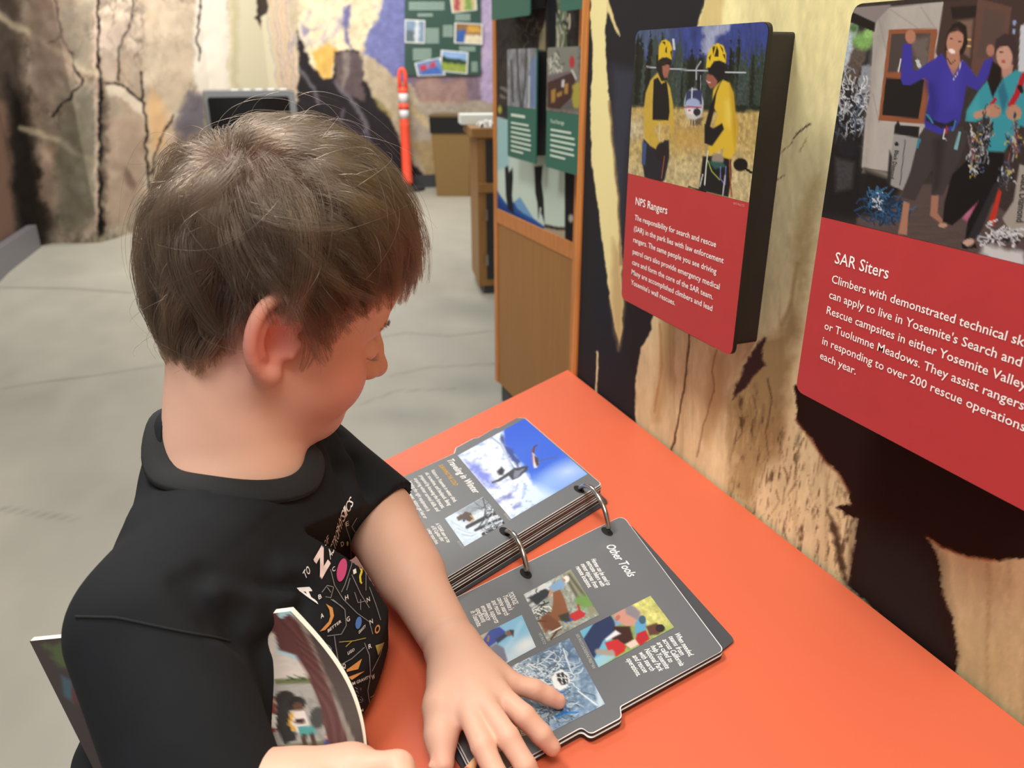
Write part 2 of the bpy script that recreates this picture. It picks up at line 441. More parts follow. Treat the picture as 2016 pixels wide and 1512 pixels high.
    p.poly([(1628, 1000), (1640, 1060), (1655, 1130), (1669, 1152), (1660, 1100), (1650, 1040)], '#3a2c20', soft=8, rag=6, alpha=.85)
    # cream strip along the table edge
    return p.out()
mu = print_quad('mural', (WX, W_END, .70), (WX, -.15, .70), (WX, -.15, 2.3), (WX, W_END, 2.3), .0021, mural_colours, print_mat('matte'), wr)
# wooden trim at the wall's end
oak = mat('orange_oak', '#c07a3c', rough=.42, var=.22, vscale=14, stretch=(10, 10, .6))
oak_dark = mat('brown_oak_veneer', '#9c6a34', rough=.45, var=.10, vscale=10, stretch=(12, 12, .5))
tag(MB().box((WX-.004, W_END, 0), (WX+.09, W_END+.016, 2.5)).build('trim_1', oak, bevel=.002), kind='structure')

# ---- far walls: rock mural and valley mural on one bent wall
PATH = [(-1.36, 1.0), (-1.27, 4.2), (-1.22, 5.66), (-1.14, 6.42), (-1.02, 6.52), (-.69, 6.42), (-.5, 6.7), (-.2, 7.2), (.25, 7.85), (.8, 8.3), (1.3, 8.36), (1.77, 8.30), (2.4, 8.21), (3.6, 8.05)]
def path_pts(step):
    out = []
    for (x0, y0), (x1, y1) in zip(PATH[:-1], PATH[1:]):
        n = max(1, int(math.hypot(x1-x0, y1-y0)/step))
        out += [(x0+(x1-x0)*k/n, y0+(y1-y0)*k/n) for k in range(n)]
    return np.array(out+[PATH[-1]])
def far_colours(px, py, V):
    wx = 7*fbm(px/26, py/26, o=3, seed=61)+2.2*fbm(px/6, py/6, o=2, seed=62); wy = 7*fbm(px/26, py/26, o=3, seed=63)+2.2*fbm(px/6, py/6, o=2, seed=64)
    p = Paint(px+wx, py+wy, '#aa9d8f')
    x, y = p.x, p.y
    # --- rock
    n = fbm(x/60, y/90, o=5, seed=2); n2 = fbm(x/14, y/16, o=4, seed=7)
    p.c *= (1+.26*n+.20*n2)[:, None]
    rg_ = 1-np.abs(fbm(x/34, y/60, o=5, seed=71)); p.tint('#4c433c', np.clip((rg_-.90)*9, 0, 1)*.55*(x < 450)); p.tint('#e3d8cb', np.clip(fbm(x/11, y/15, o=4, seed=73)*2-.45, 0, 1)*.55)
    p.tint('#7f7d6f', np.clip(fbm(x/70+3, y/80, o=3, seed=12)*1.8-.1, 0, 1)*.55)
    p.tint('#c0a58d', np.clip(fbm(x/50, y/70+9, o=3, seed=15)*1.9-.1, 0, 1)*.5)
    p.poly([(-200, -300), (20, -300), (40, 60), (45, 190), (70, 300), (78, 490), (60, 520), (-200, 520)], '#4d453f', soft=26, alpha=.9)
    p.poly([(12, 150), (48, 200), (75, 330), (92, 480), (62, 490), (40, 470), (20, 330)], '#12100f', soft=26, alpha=.95)  # crevice where the walls meet: corner shade painted into the print
    p.poly([(-40, 180), (8, 200), (22, 330), (28, 460), (-40, 500)], '#8a6d5f', soft=14, alpha=.8)
    p.poly([(60, 320), (110, 330), (100, 480), (70, 490)], '#1d1a18', soft=26, alpha=.75)
    p.poly([(130, 150), (186, 190), (184, 420), (150, 470), (110, 400), (112, 250)], '#7b786a', soft=24, rag=8, alpha=.5)
    p.poly([(60, 60), (110, 70), (125, 120), (80, 200), (70, 230)], '#a99a92', soft=20, rag=8, alpha=.7)
    p.poly([(195, 100), (290, 120), (288, 330), (270, 440), (205, 455)], '#9a8c7d', soft=18, rag=8, alpha=.55)
    p.poly([(205, 165), (240, 168), (282, 200), (286, 240), (250, 200), (210, 185)], '#cfc4b4', soft=8, rag=4, alpha=.7)
    p.poly([(282, 0), (390, 0), (388, 150), (340, 260), (300, 330), (290, 180)], '#b9ab98', soft=18, rag=8, alpha=.75)
    p.poly([(300, 170), (330, 220), (322, 290), (300, 300), (290, 230)], '#c9a277', soft=18, rag=8, alpha=.6)
    p.poly([(385, -100), (447, -100), (452, 60), (450, 140), (458, 172), (400, 200), (380, 150)], '#cfc8bd', soft=8, rag=5, alpha=.9)
    p.poly([(340, 250), (372, 180), (405, 185), (405, 250), (360, 290)], '#6a6670', soft=16, rag=8, alpha=.8)
    p.poly([(-200, -300), (150, -300), (150, 520), (-200, 520)], '#5f564f', soft=120, alpha=.4)
    for q, w in (([(100, -40), (118, 60), (140, 110), (162, 160)], 5), ([(162, 160), (135, 195), (100, 228)], 3.5), ([(188, -60), (194, 90), (198, 170), (195, 300), (198, 460)], 6), ([(205, 163), (240, 168), (286, 205)], 4),
                 ([(278, 145), (286, 230), (292, 330), (296, 370)], 4), ([(120, 72), (90, 85)], 3), ([(268, -20), (262, 30), (232, 95), (232, 160)], 3), ([(340, 225), (310, 290), (298, 340)], 3), ([(392, 0), (390, 120)], 3)):
        p.line(q, w, '#221e1c', soft=3.5)
    p.line([(184, -60), (189, 90), (190, 170), (187, 300), (190, 450)], 6, '#c9b3a6', soft=4, alpha=.8)
    p.ell((255, 350), 9, 22, '#3d332e', rot=-20, soft=8, alpha=.85); p.ell((200, 448), 7, 16, '#0f0d0c', soft=8)
    for q in ([(-40, 10), (10, 38), (80, 80), (150, 122), (192, 150)], [(40, 252), (110, 275), (180, 318), (230, 345)]):
        p.line(q, 13, '#d3c9ae', soft=8, alpha=.5)  # diagonal beams of light painted across the rock
    for q, col in (([(60, -20), (130, -20), (150, 90), (110, 190), (75, 240), (60, 120)], '#8d7d72'), ([(110, 0), (180, 0), (186, 140), (150, 130)], '#837e72'), ([(162, 165), (188, 175), (186, 420), (130, 470), (105, 420), (112, 280), (140, 220)], '#787468'), ([(75, 290), (105, 300), (120, 400), (100, 430), (80, 380)], '#b39f90'), ([(200, 60), (262, 20), (232, 100), (226, 160), (200, 160)], '#b5a79c'), ([(205, 230), (280, 240), (284, 380), (240, 430), (206, 440)], '#a08d80'), ([(196, 160), (206, 165), (206, 440), (196, 455)], '#3a332f')):
        p.poly(q, col, soft=16, rag=10, rs=14, alpha=.6)
    # --- plain cream strip and pale trunk
    p.poly([(446, -900), (620, -900), (600, 400), (470, 400), (452, 175), (452, 60)], '#c6bda2', soft=4)
    p.poly([(452, -100), (470, -100), (468, 400), (458, 175), (456, 80)], '#a9a07f', soft=10, alpha=.6)
    p.poly([(512, -100), (566, -100), (580, 60), (588, 140), (580, 230), (572, 400), (552, 240), (545, 100)], '#cdb79c', soft=6, rag=3)
    for k in range(7): p.line([(520+k*8, -20), (530+k*7.5, 60), (545+k*5.5, 150), (556+k*4, 230)], 2.4, ['#8c7f86', '#a98a6a', '#77707a'][k % 3], soft=3, alpha=.6)
    p.poly([(498, -40), (532, -40), (524, 30), (514, 36), (514, 60), (509, 46), (500, 36), (508, 30)], '#3b312b', soft=3, rag=2)
    # --- valley mural
    p.poly([(562, -300), (1300, -300), (1300, 400), (570, 400), (590, 180), (585, 100), (570, 40)], '#b9ab93', soft=4)
    p.poly([(565, -900), (790, -900), (770, 40), (730, 90), (700, 110), (650, 155), (620, 150), (590, 80)], '#e0d2b0', soft=6, rag=5)
    nn = fbm((x+y*.6)/26, (y-x*.4)/40, o=5, seed=44)
    msk = ((x > 560) & (x < 800) & (y < 165)).astype(float)
    p.tint('#b39f86', np.clip(nn*2.2-.1, 0, 1)*.6*msk); p.tint('#8d86a8', np.clip(-nn*2.2-.5, 0, 1)*.6*msk)
    p.poly([(610, 100), (640, 85), (668, 100), (655, 130), (648, 158), (622, 148)], '#d6ab5c', soft=8, rag=5)
    p.poly([(672, 18), (690, 10), (686, 60), (694, 95), (680, 80)], '#6e6b97', soft=6, rag=3)
    p.poly([(590, 45), (612, 60), (598, 75)], '#8d87a4', soft=6, alpha=.8)
    p.poly([(755, -60), (830, -60), (830, 170), (790, 160), (735, 118), (716, 108), (722, 70), (745, 30)], '#7276a8', soft=6, rag=4)
    p.poly([(715, 118), (738, 116), (770, 150), (800, 210), (830, 260), (850, 300), (860, 400), (780, 400), (740, 240)], '#b0a189', soft=6, rag=4)
    p.poly([(800, 150), (1000, 130), (1000, 205), (830, 200)], '#7d6b78', soft=8, rag=6)
    p.poly([(820, 165), (850, 150), (880, 165), (910, 155), (925, 200), (830, 215)], '#b08c78', soft=12, rag=6, alpha=.6)
    p.poly([(940, -60), (1000, -60), (1000, 210), (948, 200)], '#b3a2c2', soft=8, rag=4)
    p.poly([(800, 205), (1000, 200), (1000, 400), (850, 400)], '#a5988a', soft=10, rag=4)
    p.poly([(815, 280), (1000, 270), (1000, 420), (850, 420)], '#a0895e', soft=12, rag=6, alpha=.8)
    p.poly([(795, 198), (812, 205), (850, 250), (830, 245)], '#c9b27e', soft=8, alpha=.7)
    p.poly([(585, 60), (597, 90), (612, 130), (640, 152), (652, 150), (660, 105), (690, 95), (705, 100), (714, 150), (730, 190), (760, 220), (775, 245), (800, 310), (830, 345), (830, 420), (570, 420), (578, 240), (588, 140)], '#2a2528', soft=4, rag=4)
    p.poly([(655, 108), (690, 96), (708, 105), (714, 150), (716, 200), (690, 190), (660, 165)], '#5d5052', soft=6, rag=5)
    p.poly([(676, 100), (688, 100), (686, 150), (676, 185), (672, 150)], '#948880', soft=6, alpha=.7)
    for q, w in (([(658, 160), (690, 195), (715, 240), (740, 320), (745, 345)], 6), ([(590, 135), (608, 160), (625, 200)], 8), ([(672, 180), (700, 205), (722, 250)], 4), ([(675, 215), (670, 240)], 4)):
        p.line(q, w, '#77727c', soft=6, alpha=.75)
    p.poly([(640, 240), (700, 240), (770, 330), (760, 420), (640, 420)], '#3a3246', soft=20, rag=8, alpha=.6)
    p.poly([(735, 190), (775, 225), (770, 240), (740, 205)], '#8a7f4c', soft=5, alpha=.7)
    rk = np.clip((470-x)/30, 0, 1)[:, None]; p.c = np.clip(p.c*(1-rk)+((p.c-.52)*1.28+.50)*rk, .02, 1)
    vm = np.clip((x-560)/30, 0, 1)
    p.c *= (1+.13*vm*fbm(x/9, y/10, o=4, seed=77))[:, None]
    return p.out()
def build_far():
    pp = path_pts(.012); zs = np.concatenate([np.linspace(0, 2.0, 190), [2.8]])
    V = np.stack([np.repeat(pp[None, :, 0], len(zs), 0).ravel(), np.repeat(pp[None, :, 1], len(zs), 0).ravel(), np.repeat(zs, len(pp))], 1)
    # a little relief in the rock part
    px, py = proj(V)
    w = np.clip((440-px)/40, 0, 1)
    V[:, 1] += w*.035*fbm(px/55, py/80, o=3, seed=50)
    return mesh('wall_back', V, grid_faces(len(pp), len(zs)), print_mat('matte'), smooth=True, col=far_colours(px, py, V))
tag(build_far(), kind='structure')
dark_base = mat('dark_vinyl', '#3a3a3f', rough=.5)
b = MB()
for (x0, y0), (x1, y1) in zip(PATH[9:-1], PATH[10:]): b.prism([(x0, y0-.03, 0), (x1, y1-.03, 0), (x1, y1-.002, 0), (x0, y0-.002, 0)], (0, 0, .13))
tag(b.build('baseboard_back', dark_base), kind='structure')
b = MB(); 
for (x0, y0), (x1, y1) in zip(PATH[0:3], PATH[1:4]): b.prism([(x0, y0, 0), (x1, y1, 0), (x1+.06, y1, 0), (x0+.06, y0, 0)], (0, 0, .16))
tag(b.build('baseboard_left', mat('grey_base_trim', '#6f6c70', rough=.5)), kind='structure')
# ================================================================== red wall panels
white_ink = mat('white_ink', '#f4f2ef', rough=.55, spec=.2)
black_board = mat('black_panel_edge', '#1b1817', rough=.45)
def rangers_photo(px, py):
    p = Paint(px, py, '#39478a').crop(1180, 20, 3.4357)
    x, y = p.x, p.y
    p.poly([(100, 80), (500, 80), (480, 300), (100, 340)], '#4b5c7c', soft=40)
    p.poly([(700, 60), (905, 60), (880, 130), (790, 180), (770, 300), (680, 290), (705, 180)], '#9aa3c2', soft=8, rag=5)
    p.grain(.22, 6, 22, seed=3)
    R = random.Random(8)
    p.poly([(100, 360), (260, 330), (420, 380), (640, 320), (900, 400), (1130, 380), (1130, 720), (100, 700)], '#20291f', soft=8, rag=8)
    for k in range(46):
        cx = 225+k*20+R.uniform(-8, 8); top = R.uniform(130, 330)+(90 if 560 < cx < 860 else 0); w = R.uniform(20, 40)
        if 700 < cx < 800: top = 300
        p.poly([(cx, top), (cx+w*.5, top+120), (cx+w, 640), (cx-w, 640), (cx-w*.5, top+120)], R.choice(['#1a221c', '#26332a', '#33423a', '#141a17', '#3d4c48']), soft=3, rag=4, rs=5)
    p.grain(.35, 3, 5, seed=9, mask=(y < 215).astype(float)*(y > 110))
    p.poly([(100, 650), (500, 655), (820, 690), (1130, 680), (1130, 1400), (100, 1300)], '#c0a768', soft=8, rag=4)
    p.poly([(100, 740), (300, 740), (300, 860), (100, 900)], '#c9c3ae', soft=30, alpha=.7)
    p.poly([(100, 1000), (600, 960), (1100, 1020), (1100, 1400), (100, 1300)], '#cbbd92', soft=60, alpha=.8)
    p.grain(.26, 5, 7, seed=19, mask=(y > 208).astype(float))
    p.poly([(480, 780), (620, 790), (720, 830), (700, 930), (480, 950)], '#c79f52', soft=30, alpha=.6)
    # helicopter
    p.line([(320, 383), (640, 408), (990, 425)], 9, '#c3c9d2', soft=1.2); p.line([(655, 470), (655, 395), (686, 348)], 9, '#aeb6c2', soft=1.5); p.line([(685, 440), (685, 540)], 5, '#9aa3b0')
    p.ell((638, 640), 66, 110, '#c9ced8', soft=3); p.poly([(592, 545), (690, 540), (694, 640), (578, 640)], '#353e66', soft=2)
    p.line([(628, 530), (622, 630)], 9, '#d5dae2'); p.ell((632, 632), 50, 36, '#a7b7da', soft=3); p.line([(575, 655), (690, 655)], 9, '#b33a45')
    p.poly([(592, 665), (634, 665), (634, 710), (592, 700)], '#ece4e6', soft=1); p.poly([(600, 672), (618, 672), (618, 684), (600, 684)], '#b33a45', soft=1)
    p.ell((660, 690), 24, 26, '#2a2b34'); p.poly([(610, 740), (700, 730), (690, 780), (620, 780)], '#6b5b45', soft=4, rag=3)
    for k in range(5): p.line([(600+k*10, 700), (560+k*22, 790)], 4, '#d6cda8')
    # left ranger
    p.poly([(385, 300), (440, 320), (490, 340), (470, 400), (450, 480), (395, 470), (384, 380)], '#241f1e', soft=3)
    p.poly([(422, 360), (470, 360), (476, 400), (462, 455), (440, 460), (428, 430)], '#a86a58', soft=3); p.line([(425, 368), (480, 360)], 14, '#1b1718')
    p.poly([(400, 305), (402, 245), (420, 208), (450, 197), (480, 218), (494, 260), (490, 335), (455, 318), (425, 322), (398, 340)], '#e3c02c', soft=2.5)
    for q in ([(425, 215), (445, 212), (445, 235)], [(448, 260), (456, 245), (456, 290), (446, 282)], [(480, 280), (492, 270), (488, 320)]): p.poly(q, '#2b2413', soft=2)
    p.line([(500, 200), (506, 262)], 16, '#cdd2dc', soft=2)
    p.poly([(395, 420), (345, 475), (312, 560), (298, 690), (304, 860), (365, 950), (412, 940), (398, 880), (362, 790), (480, 770), (486, 880), (503, 800), (500, 640), (478, 520), (455, 478), (420, 480)], '#cfae46', soft=3)
    p.grain(.05, 4, 8)
    p.poly([(368, 470), (395, 455), (420, 500), (455, 480), (470, 600), (474, 690), (466, 745), (360, 742), (362, 610)], '#1c1a1c', soft=2.5)
    p.poly([(300, 870), (345, 920), (400, 950), (440, 880), (470, 880), (472, 1000), (440, 1150), (410, 1170), (305, 1130), (288, 1000)], '#23252f', soft=3)
    p.poly([(292, 890), (320, 900), (310, 1050), (286, 1040)], '#3f5687', soft=3); p.ell((425, 960), 44, 66, '#241e20', soft=3)
    p.line([(408, 760), (405, 880)], 7, '#d9cf9c'); p.line([(440, 990), (420, 1140)], 6, '#a85538'); p.line([(390, 760), (415, 790), (425, 755)], 6, '#cfc078')
    # right ranger
    p.poly([(735, 390), (800, 335), (850, 350), (848, 430), (810, 490), (780, 500), (740, 440)], '#16161b', soft=3)
    p.poly([(727, 430), (768, 440), (800, 480), (790, 525), (750, 530), (738, 510), (722, 480)], '#9d5e50', soft=3); p.line([(728, 482), (750, 492)], 8, '#dcc7bd')
    p.poly([(835, 470), (880, 490), (908, 560), (920, 690), (938, 790), (920, 960), (870, 1020), (832, 1000), (842, 930), (790, 960), (738, 985), (738, 920), (770, 850), (800, 700), (760, 640), (770, 540), (800, 500)], '#e0bd38', soft=3)
    p.poly([(850, 620), (880, 600), (900, 720), (880, 800), (850, 760)], '#f0d868', soft=12, alpha=.7); p.poly([(880, 480), (912, 560), (935, 790), (918, 950), (900, 800)], '#b58d22', soft=8, alpha=.6)
    p.poly([(720, 395), (728, 310), (760, 245), (800, 222), (840, 240), (858, 300), (856, 360), (810, 340), (775, 345), (750, 385)], '#e9c82c', soft=2.5)
    for q in ([(765, 250), (785, 245), (770, 300)], [(795, 245), (806, 275), (806, 315), (778, 312)], [(815, 240), (835, 260), (838, 290)], [(835, 300), (850, 300), (852, 335)], [(740, 320), (755, 300), (748, 345)]): p.poly(q, '#2b2413', soft=2)
    p.poly([(845, 450), (815, 500), (792, 560), (770, 700), (745, 800), (735, 870), (760, 918), (715, 900), (720, 760), (752, 640), (800, 520)], '#17161a', soft=3)
    p.poly([(712, 770), (770, 800), (830, 765), (842, 805), (765, 915), (712, 900)], '#18171b', soft=3)
    p.poly([(700, 990), (780, 985), (890, 1010), (893, 1130), (872, 1265), (672, 1215), (690, 1080)], '#17181b', soft=3)
    p.ell((800, 1010), 42, 40, '#9d8f7e', soft=4); p.poly([(735, 1020), (835, 1030), (860, 1060), (780, 1075)], '#2f5e58', soft=4)
    for q, c in (([(735, 950), (722, 1060), (712, 1180)], '#d8d8d2'), ([(735, 1020), (760, 1090), (812, 1145)], '#9aad45'), ([(880, 1010), (884, 1130), (895, 1260)], '#a9532f'), ([(820, 1060), (818, 1140), (850, 1180), (856, 1060)], '#6f74b8'), ([(700, 1110), (680, 1190)], '#c9cdd2'), ([(850, 1120), (835, 1250)], '#b9bdc4')): p.line(q, 8, c)
    p.ell((955, 1045), 48, 44, '#100f10', soft=3); p.line([(985, 1070), (1028, 1098)], 16, '#15110f')
    p.line([(605, 1195), (670, 1215), (720, 1230)], 12, '#1a1512')
    return p.out()
def siters_photo(px, py):
    p = Paint(px, py, '#39312f').crop(1600, 0, 2.909)
    x, y = p.x, p.y
    # outside on the left
    p.poly([(190, 110), (360, 150), (352, 500), (300, 960), (300, 1260), (20, 1260)], '#2b2b2e', soft=3)
    p.poly([(195, 120), (262, 140), (235, 330), (170, 420)], '#b9c6d2', soft=6, rag=3); p.poly([(262, 165), (352, 180), (300, 320), (250, 500), (180, 470), (205, 350)], '#5d5148', soft=6, rag=3)
    p.ell((290, 235), 62, 50, '#7fae62', soft=10); p.ell((325, 190), 32, 34, '#8fbf6c', soft=8); p.ell((235, 160), 25, 28, '#577a4a', soft=8)
    p.poly([(275, 370), (350, 370), (345, 560), (250, 540)], '#8f969e', soft=6, rag=6)
    p.scrib((240, 560), 110, 120, 60, 7, ['#d9dde0', '#b3b8bf', '#8d929c', '#17171a'], 3)
    p.scrib((200, 740), 110, 140, 60, 7, ['#101113', '#17181c', '#6d7480', '#4c5c73', '#a9aeb5'], 4)
    p.poly([(60, 800), (290, 780), (300, 1260), (30, 1240)], '#131214', soft=30, alpha=.9)
    p.poly([(130, 900), (240, 930), (225, 1080), (130, 1100)], '#3d3d40', soft=10); p.ell((200, 850), 60, 50, '#1b1a24', soft=8)
    p.grain(.18, 4, 4, seed=3)
    # tent and eave
    p.poly([(350, 130), (440, 40), (750, 10), (742, 180), (700, 700), (640, 730), (470, 990), (280, 960), (300, 700), (330, 540)], '#b7b2ab', soft=2.5)
    p.poly([(355, 120), (440, 45), (420, 200), (360, 400), (320, 940), (285, 950)], '#a39d96', soft=16, alpha=.8)
    p.grain(.05, 14, 26, seed=6)
    for q in ([(440, 50), (600, 160)], [(380, 110), (430, 330)], [(620, 40), (700, 160)], [(345, 540), (380, 700)]): p.line(q, 4, '#8d877f', soft=3, alpha=.7)
    p.poly([(210, 60), (235, 45), (450, 25), (365, 125), (355, 180), (205, 120)], '#8b8380', soft=2); p.poly([(212, 62), (240, 75), (358, 130), (352, 182), (205, 122)], '#1a1717', soft=2)
    p.poly([(290, 960), (480, 1000), (470, 1040), (280, 990)], '#8d867c', soft=4)
    # window
    p.poly([(436, 170), (714, 163), (714, 190), (642, 708), (376, 692)], '#94583a', soft=1.5)
    p.poly([(452, 196), (676, 190), (652, 412), (430, 414)], '#4b423f', soft=1.5); p.poly([(420, 447), (640, 456), (606, 680), (397, 660)], '#1b191a', soft=1.5)
    p.poly([(560, 230), (670, 210), (655, 400), (600, 400)], '#7d7168', soft=14, rag=8, alpha=.7); p.line([(505, 340), (490, 410)], 9, '#dfe4ec'); p.line([(600, 350), (612, 380)], 22, '#c9cdd0')
    # door
    p.poly([(750, 10), (1215, -20), (1215, 180), (1190, 480), (800, 520), (705, 300)], '#44342f', soft=2.5); p.poly([(945, -10), (1140, 40), (1105, 330), (900, 480)], '#65483f', soft=2); p.poly([(985, 45), (1105, 80), (1070, 330), (940, 330)], '#5a4741', soft=2)
    p.poly([(790, 40), (940, 30), (930, 100), (800, 110)], '#241b1a', soft=3); p.poly([(830, 120), (920, 110), (900, 330), (850, 300)], '#7c6254', soft=6); p.line([(855, 262), (900, 262)], 10, '#e8c06c'); p.line([(870, 226), (900, 226)], 10, '#e8c06c')
    p.poly([(1190, 150), (1240, 120), (1240, 480), (1175, 420)], '#c9ced4', soft=2); p.ell((1155, 130), 12, 14, '#8fa3cc'); p.ell((1152, 180), 10, 14, '#8fa3cc')
    # floor boards
    p.poly([(250, 1250), (520, 1060), (760, 1050), (1000, 1150), (1215, 1280), (1215, 1560), (250, 1290)], '#584a48', soft=6); p.grain(.12, 40, 3, seed=8, mask=(y > 400).astype(float)*(x > 1690))
    p.poly([(980, 1400), (1215, 1440), (1215, 1560), (960, 1460)], '#cfd0d2', soft=12, rag=5)
    p.poly([(300, 970), (520, 1060), (420, 1220), (290, 1240), (280, 1080)], '#1a1818', soft=14)
    # grey haul bag and blue rope
    p.poly([(468, 740), (610, 770), (580, 960), (515, 1090), (440, 1060), (446, 900)], '#9b9b99', soft=2.5); p.poly([(470, 720), (490, 690), (500, 718), (612, 725), (605, 790), (466, 765)], '#1d1d1f', soft=2.5)
    p.poly([(440, 860), (425, 1050), (445, 1070), (455, 900)], '#2b2b2d', soft=4); p.line([(530, 800), (500, 1060)], 6, '#55565a'); p.ell((480, 826), 12, 12, '#1d1d1f')
    p.scrib((405, 1180), 130, 95, 70, 8, ['#27557e', '#1d3f61', '#356c96', '#182e47'], 5); p.scrib((375, 1150), 40, 40, 14, 4, ['#c9d2da'], 6)
    # second bag, pink bag, white ropes
    p.poly([(1185, 940), (1240, 960), (1240, 1380), (1130, 1330), (1086, 1250), (1150, 1150)], '#a39d94', soft=3); p.ell((900, 1190), 66, 78, '#a85274', soft=5); p.ell((880, 1200), 30, 50, '#c98ba0', soft=10, alpha=.6)
    p.poly([(1065, 1080), (1082, 1100), (1040, 1290), (1000, 1290)], '#c13428', soft=3); p.scrib((1080, 1350), 130, 55, 46, 9, ['#d9dadc', '#b6b9be', '#26262a'], 7)
    # first climber
    p.poly([(800, 140), (840, 122), (880, 150), (888, 250), (862, 310), (790, 330), (758, 300), (765, 210)], '#241a17', soft=3)
    p.poly([(765, 290), (840, 290), (845, 360), (806, 440), (770, 370)], '#b5806a', soft=2.5); p.ell((815, 235), 47, 76, '#c18b74', rot=14, soft=2.5)
    p.poly([(770, 190), (790, 165), (850, 160), (870, 200), (835, 175)], '#2a1d19', soft=4); p.ell((797, 293), 20, 12, '#f3e9e4', rot=25, soft=2); p.line([(790, 222), (806, 226)], 7, '#3a2620'); p.line([(838, 236), (852, 242)], 7, '#3a2620')
    p.poly([(700, 335), (738, 305), (765, 345), (808, 450), (855, 345), (872, 350), (940, 445), (985, 345), (1030, 330), (1036, 352), (1000, 450), (945, 520), (880, 490), (862, 600), (845, 690), (815, 740), (730, 770), (645, 750), (640, 690), (665, 560), (664, 470), (640, 446), (560, 488), (515, 485), (503, 450), (516, 250), (565, 254), (575, 400), (600, 405), (650, 365)], '#3e37a0', soft=2.5)
    p.poly([(640, 460), (700, 480), (720, 620), (690, 720), (650, 700), (668, 560)], '#2f2a80', soft=14, alpha=.8); p.poly([(760, 420), (840, 420), (830, 600), (760, 620)], '#4a44b4', soft=24, alpha=.6); p.line([(855, 345), (830, 420), (806, 455)], 5, '#c9c9e0'); p.line([(770, 335), (790, 368), (815, 345)], 4, '#1a1414')
    p.ell((560, 210), 30, 40, '#b97f67', soft=2.5); p.ell((1018, 288), 24, 34, '#b07a66', soft=2.5)
    p.poly([(640, 735), (730, 770), (860, 720), (880, 800), (850, 900), (800, 990), (745, 1120), (680, 1125), (690, 960), (640, 1040), (585, 1150), (505, 1130), (560, 980), (600, 820)], '#403a3b', soft=2.5); p.poly([(690, 800), (760, 780), (720, 1080), (690, 1100), (700, 960)], '#2b2728', soft=14, alpha=.8)
    p.poly([(650, 640), (690, 690), (760, 710), (825, 680), (815, 720), (740, 735), (650, 690)], '#202127', soft=2.5); p.line([(655, 655), (685, 700)], 12, '#3385a6'); p.line([(820, 690), (800, 750)], 9, '#3385a6'); p.line([(760, 740), (745, 790), (765, 800)], 7, '#c9ced2'); p.line([(768, 730), (764, 760)], 12, '#a3312b'); p.line([(842, 760), (820, 850)], 18, '#7fb0b5'); p.line([(612, 800), (600, 840)], 14, '#2f86a0')
    p.poly([(520, 1150), (556, 1165), (546, 1240), (540, 1345), (488, 1340), (505, 1260)], '#ae7d65', soft=2.5); p.poly([(680, 1120), (722, 1118), (715, 1220), (748, 1265), (735, 1280), (672, 1235)], '#a57560', soft=2.5)
    # second climber
    p.poly([(1030, 350), (1080, 390), (1075, 480), (1058, 600), (1020, 640), (985, 560), (1005, 450)], '#1c1413', soft=4); p.poly([(1078, 350), (1150, 370), (1130, 470), (1085, 440)], '#b98a78', soft=3); p.ell((1098, 325), 46, 70, '#c99b88', rot=-6, soft=2.5)
    p.poly([(1038, 300), (1050, 225), (1100, 190), (1150, 205), (1172, 290), (1160, 330), (1120, 262), (1070, 270)], '#3c2d30', soft=2.5); p.line([(1072, 300), (1090, 302)], 7, '#3a2620'); p.ell((1092, 352), 12, 7, '#a8443f', soft=2)
    p.poly([(1090, 450), (1165, 400), (1240, 430), (1240, 740), (1190, 720), (1095, 870), (1000, 868), (1030, 720), (1010, 670), (930, 700), (872, 695), (885, 630), (950, 520), (1000, 462), (1030, 560), (1060, 500)], '#3897a5', soft=2.5)
    p.poly([(1060, 520), (1090, 460), (1120, 560), (1090, 650)], '#2a6f86', soft=6); p.poly([(880, 640), (950, 540), (960, 660), (900, 690)], '#47a8b2', soft=10, alpha=.7)
    p.poly([(1000, 865), (1100, 878), (1080, 1010), (1040, 1120), (930, 1360), (870, 1385), (890, 1260), (950, 1150), (860, 1240), (800, 1290), (745, 1270), (755, 1160), (800, 1000), (900, 900)], '#141214', soft=2.5); p.poly([(1040, 1050), (1080, 1030), (960, 1340), (890, 1400), (880, 1380)], '#2b292e', soft=4)
    p.ell((745, 1290), 26, 14, '#b9947e', soft=2); p.ell((892, 1388), 34, 20, '#c7a594', rot=-18, soft=2); p.poly([(850, 1390), (900, 1420), (930, 1390), (940, 1420), (860, 1425)], '#151313', soft=2)
    p.line([(1210, 430), (1170, 540), (1135, 600)], 34, '#b0202c', soft=2); p.line([(1045, 570), (1020, 600)], 20, '#a8202c'); p.line([(1185, 500), (1195, 520)], 26, '#1a1618')
    p.ell((1035, 635), 44, 40, '#b98870', soft=3); p.ell((1152, 645), 44, 44, '#b98870', soft=3); p.line([(1000, 640), (940, 660)], 40, '#c09078', soft=3)
    for k in range(4): p.line([(1040+k*9, 610+k*12), (1066, 605+k*14)], 3, '#7d5546')
    for c, rx, ry, n, s in (((975, 770), 46, 110, 46, 9), ((930, 860), 40, 110, 36, 10), ((1160, 790), 34, 120, 46, 11), ((1105, 1000), 40, 60, 26, 12), ((930, 970), 34, 44, 22, 13)): p.scrib(c, rx, ry, n, 6, ['#c9cdd2', '#8f949c', '#6b6e75', '#44464c', '#44464c', '#1a1a1c', '#1a1a1c', '#b5bac0', '#8c4a46', '#b8a558', '#4d5c80'], s)
    return p.out()
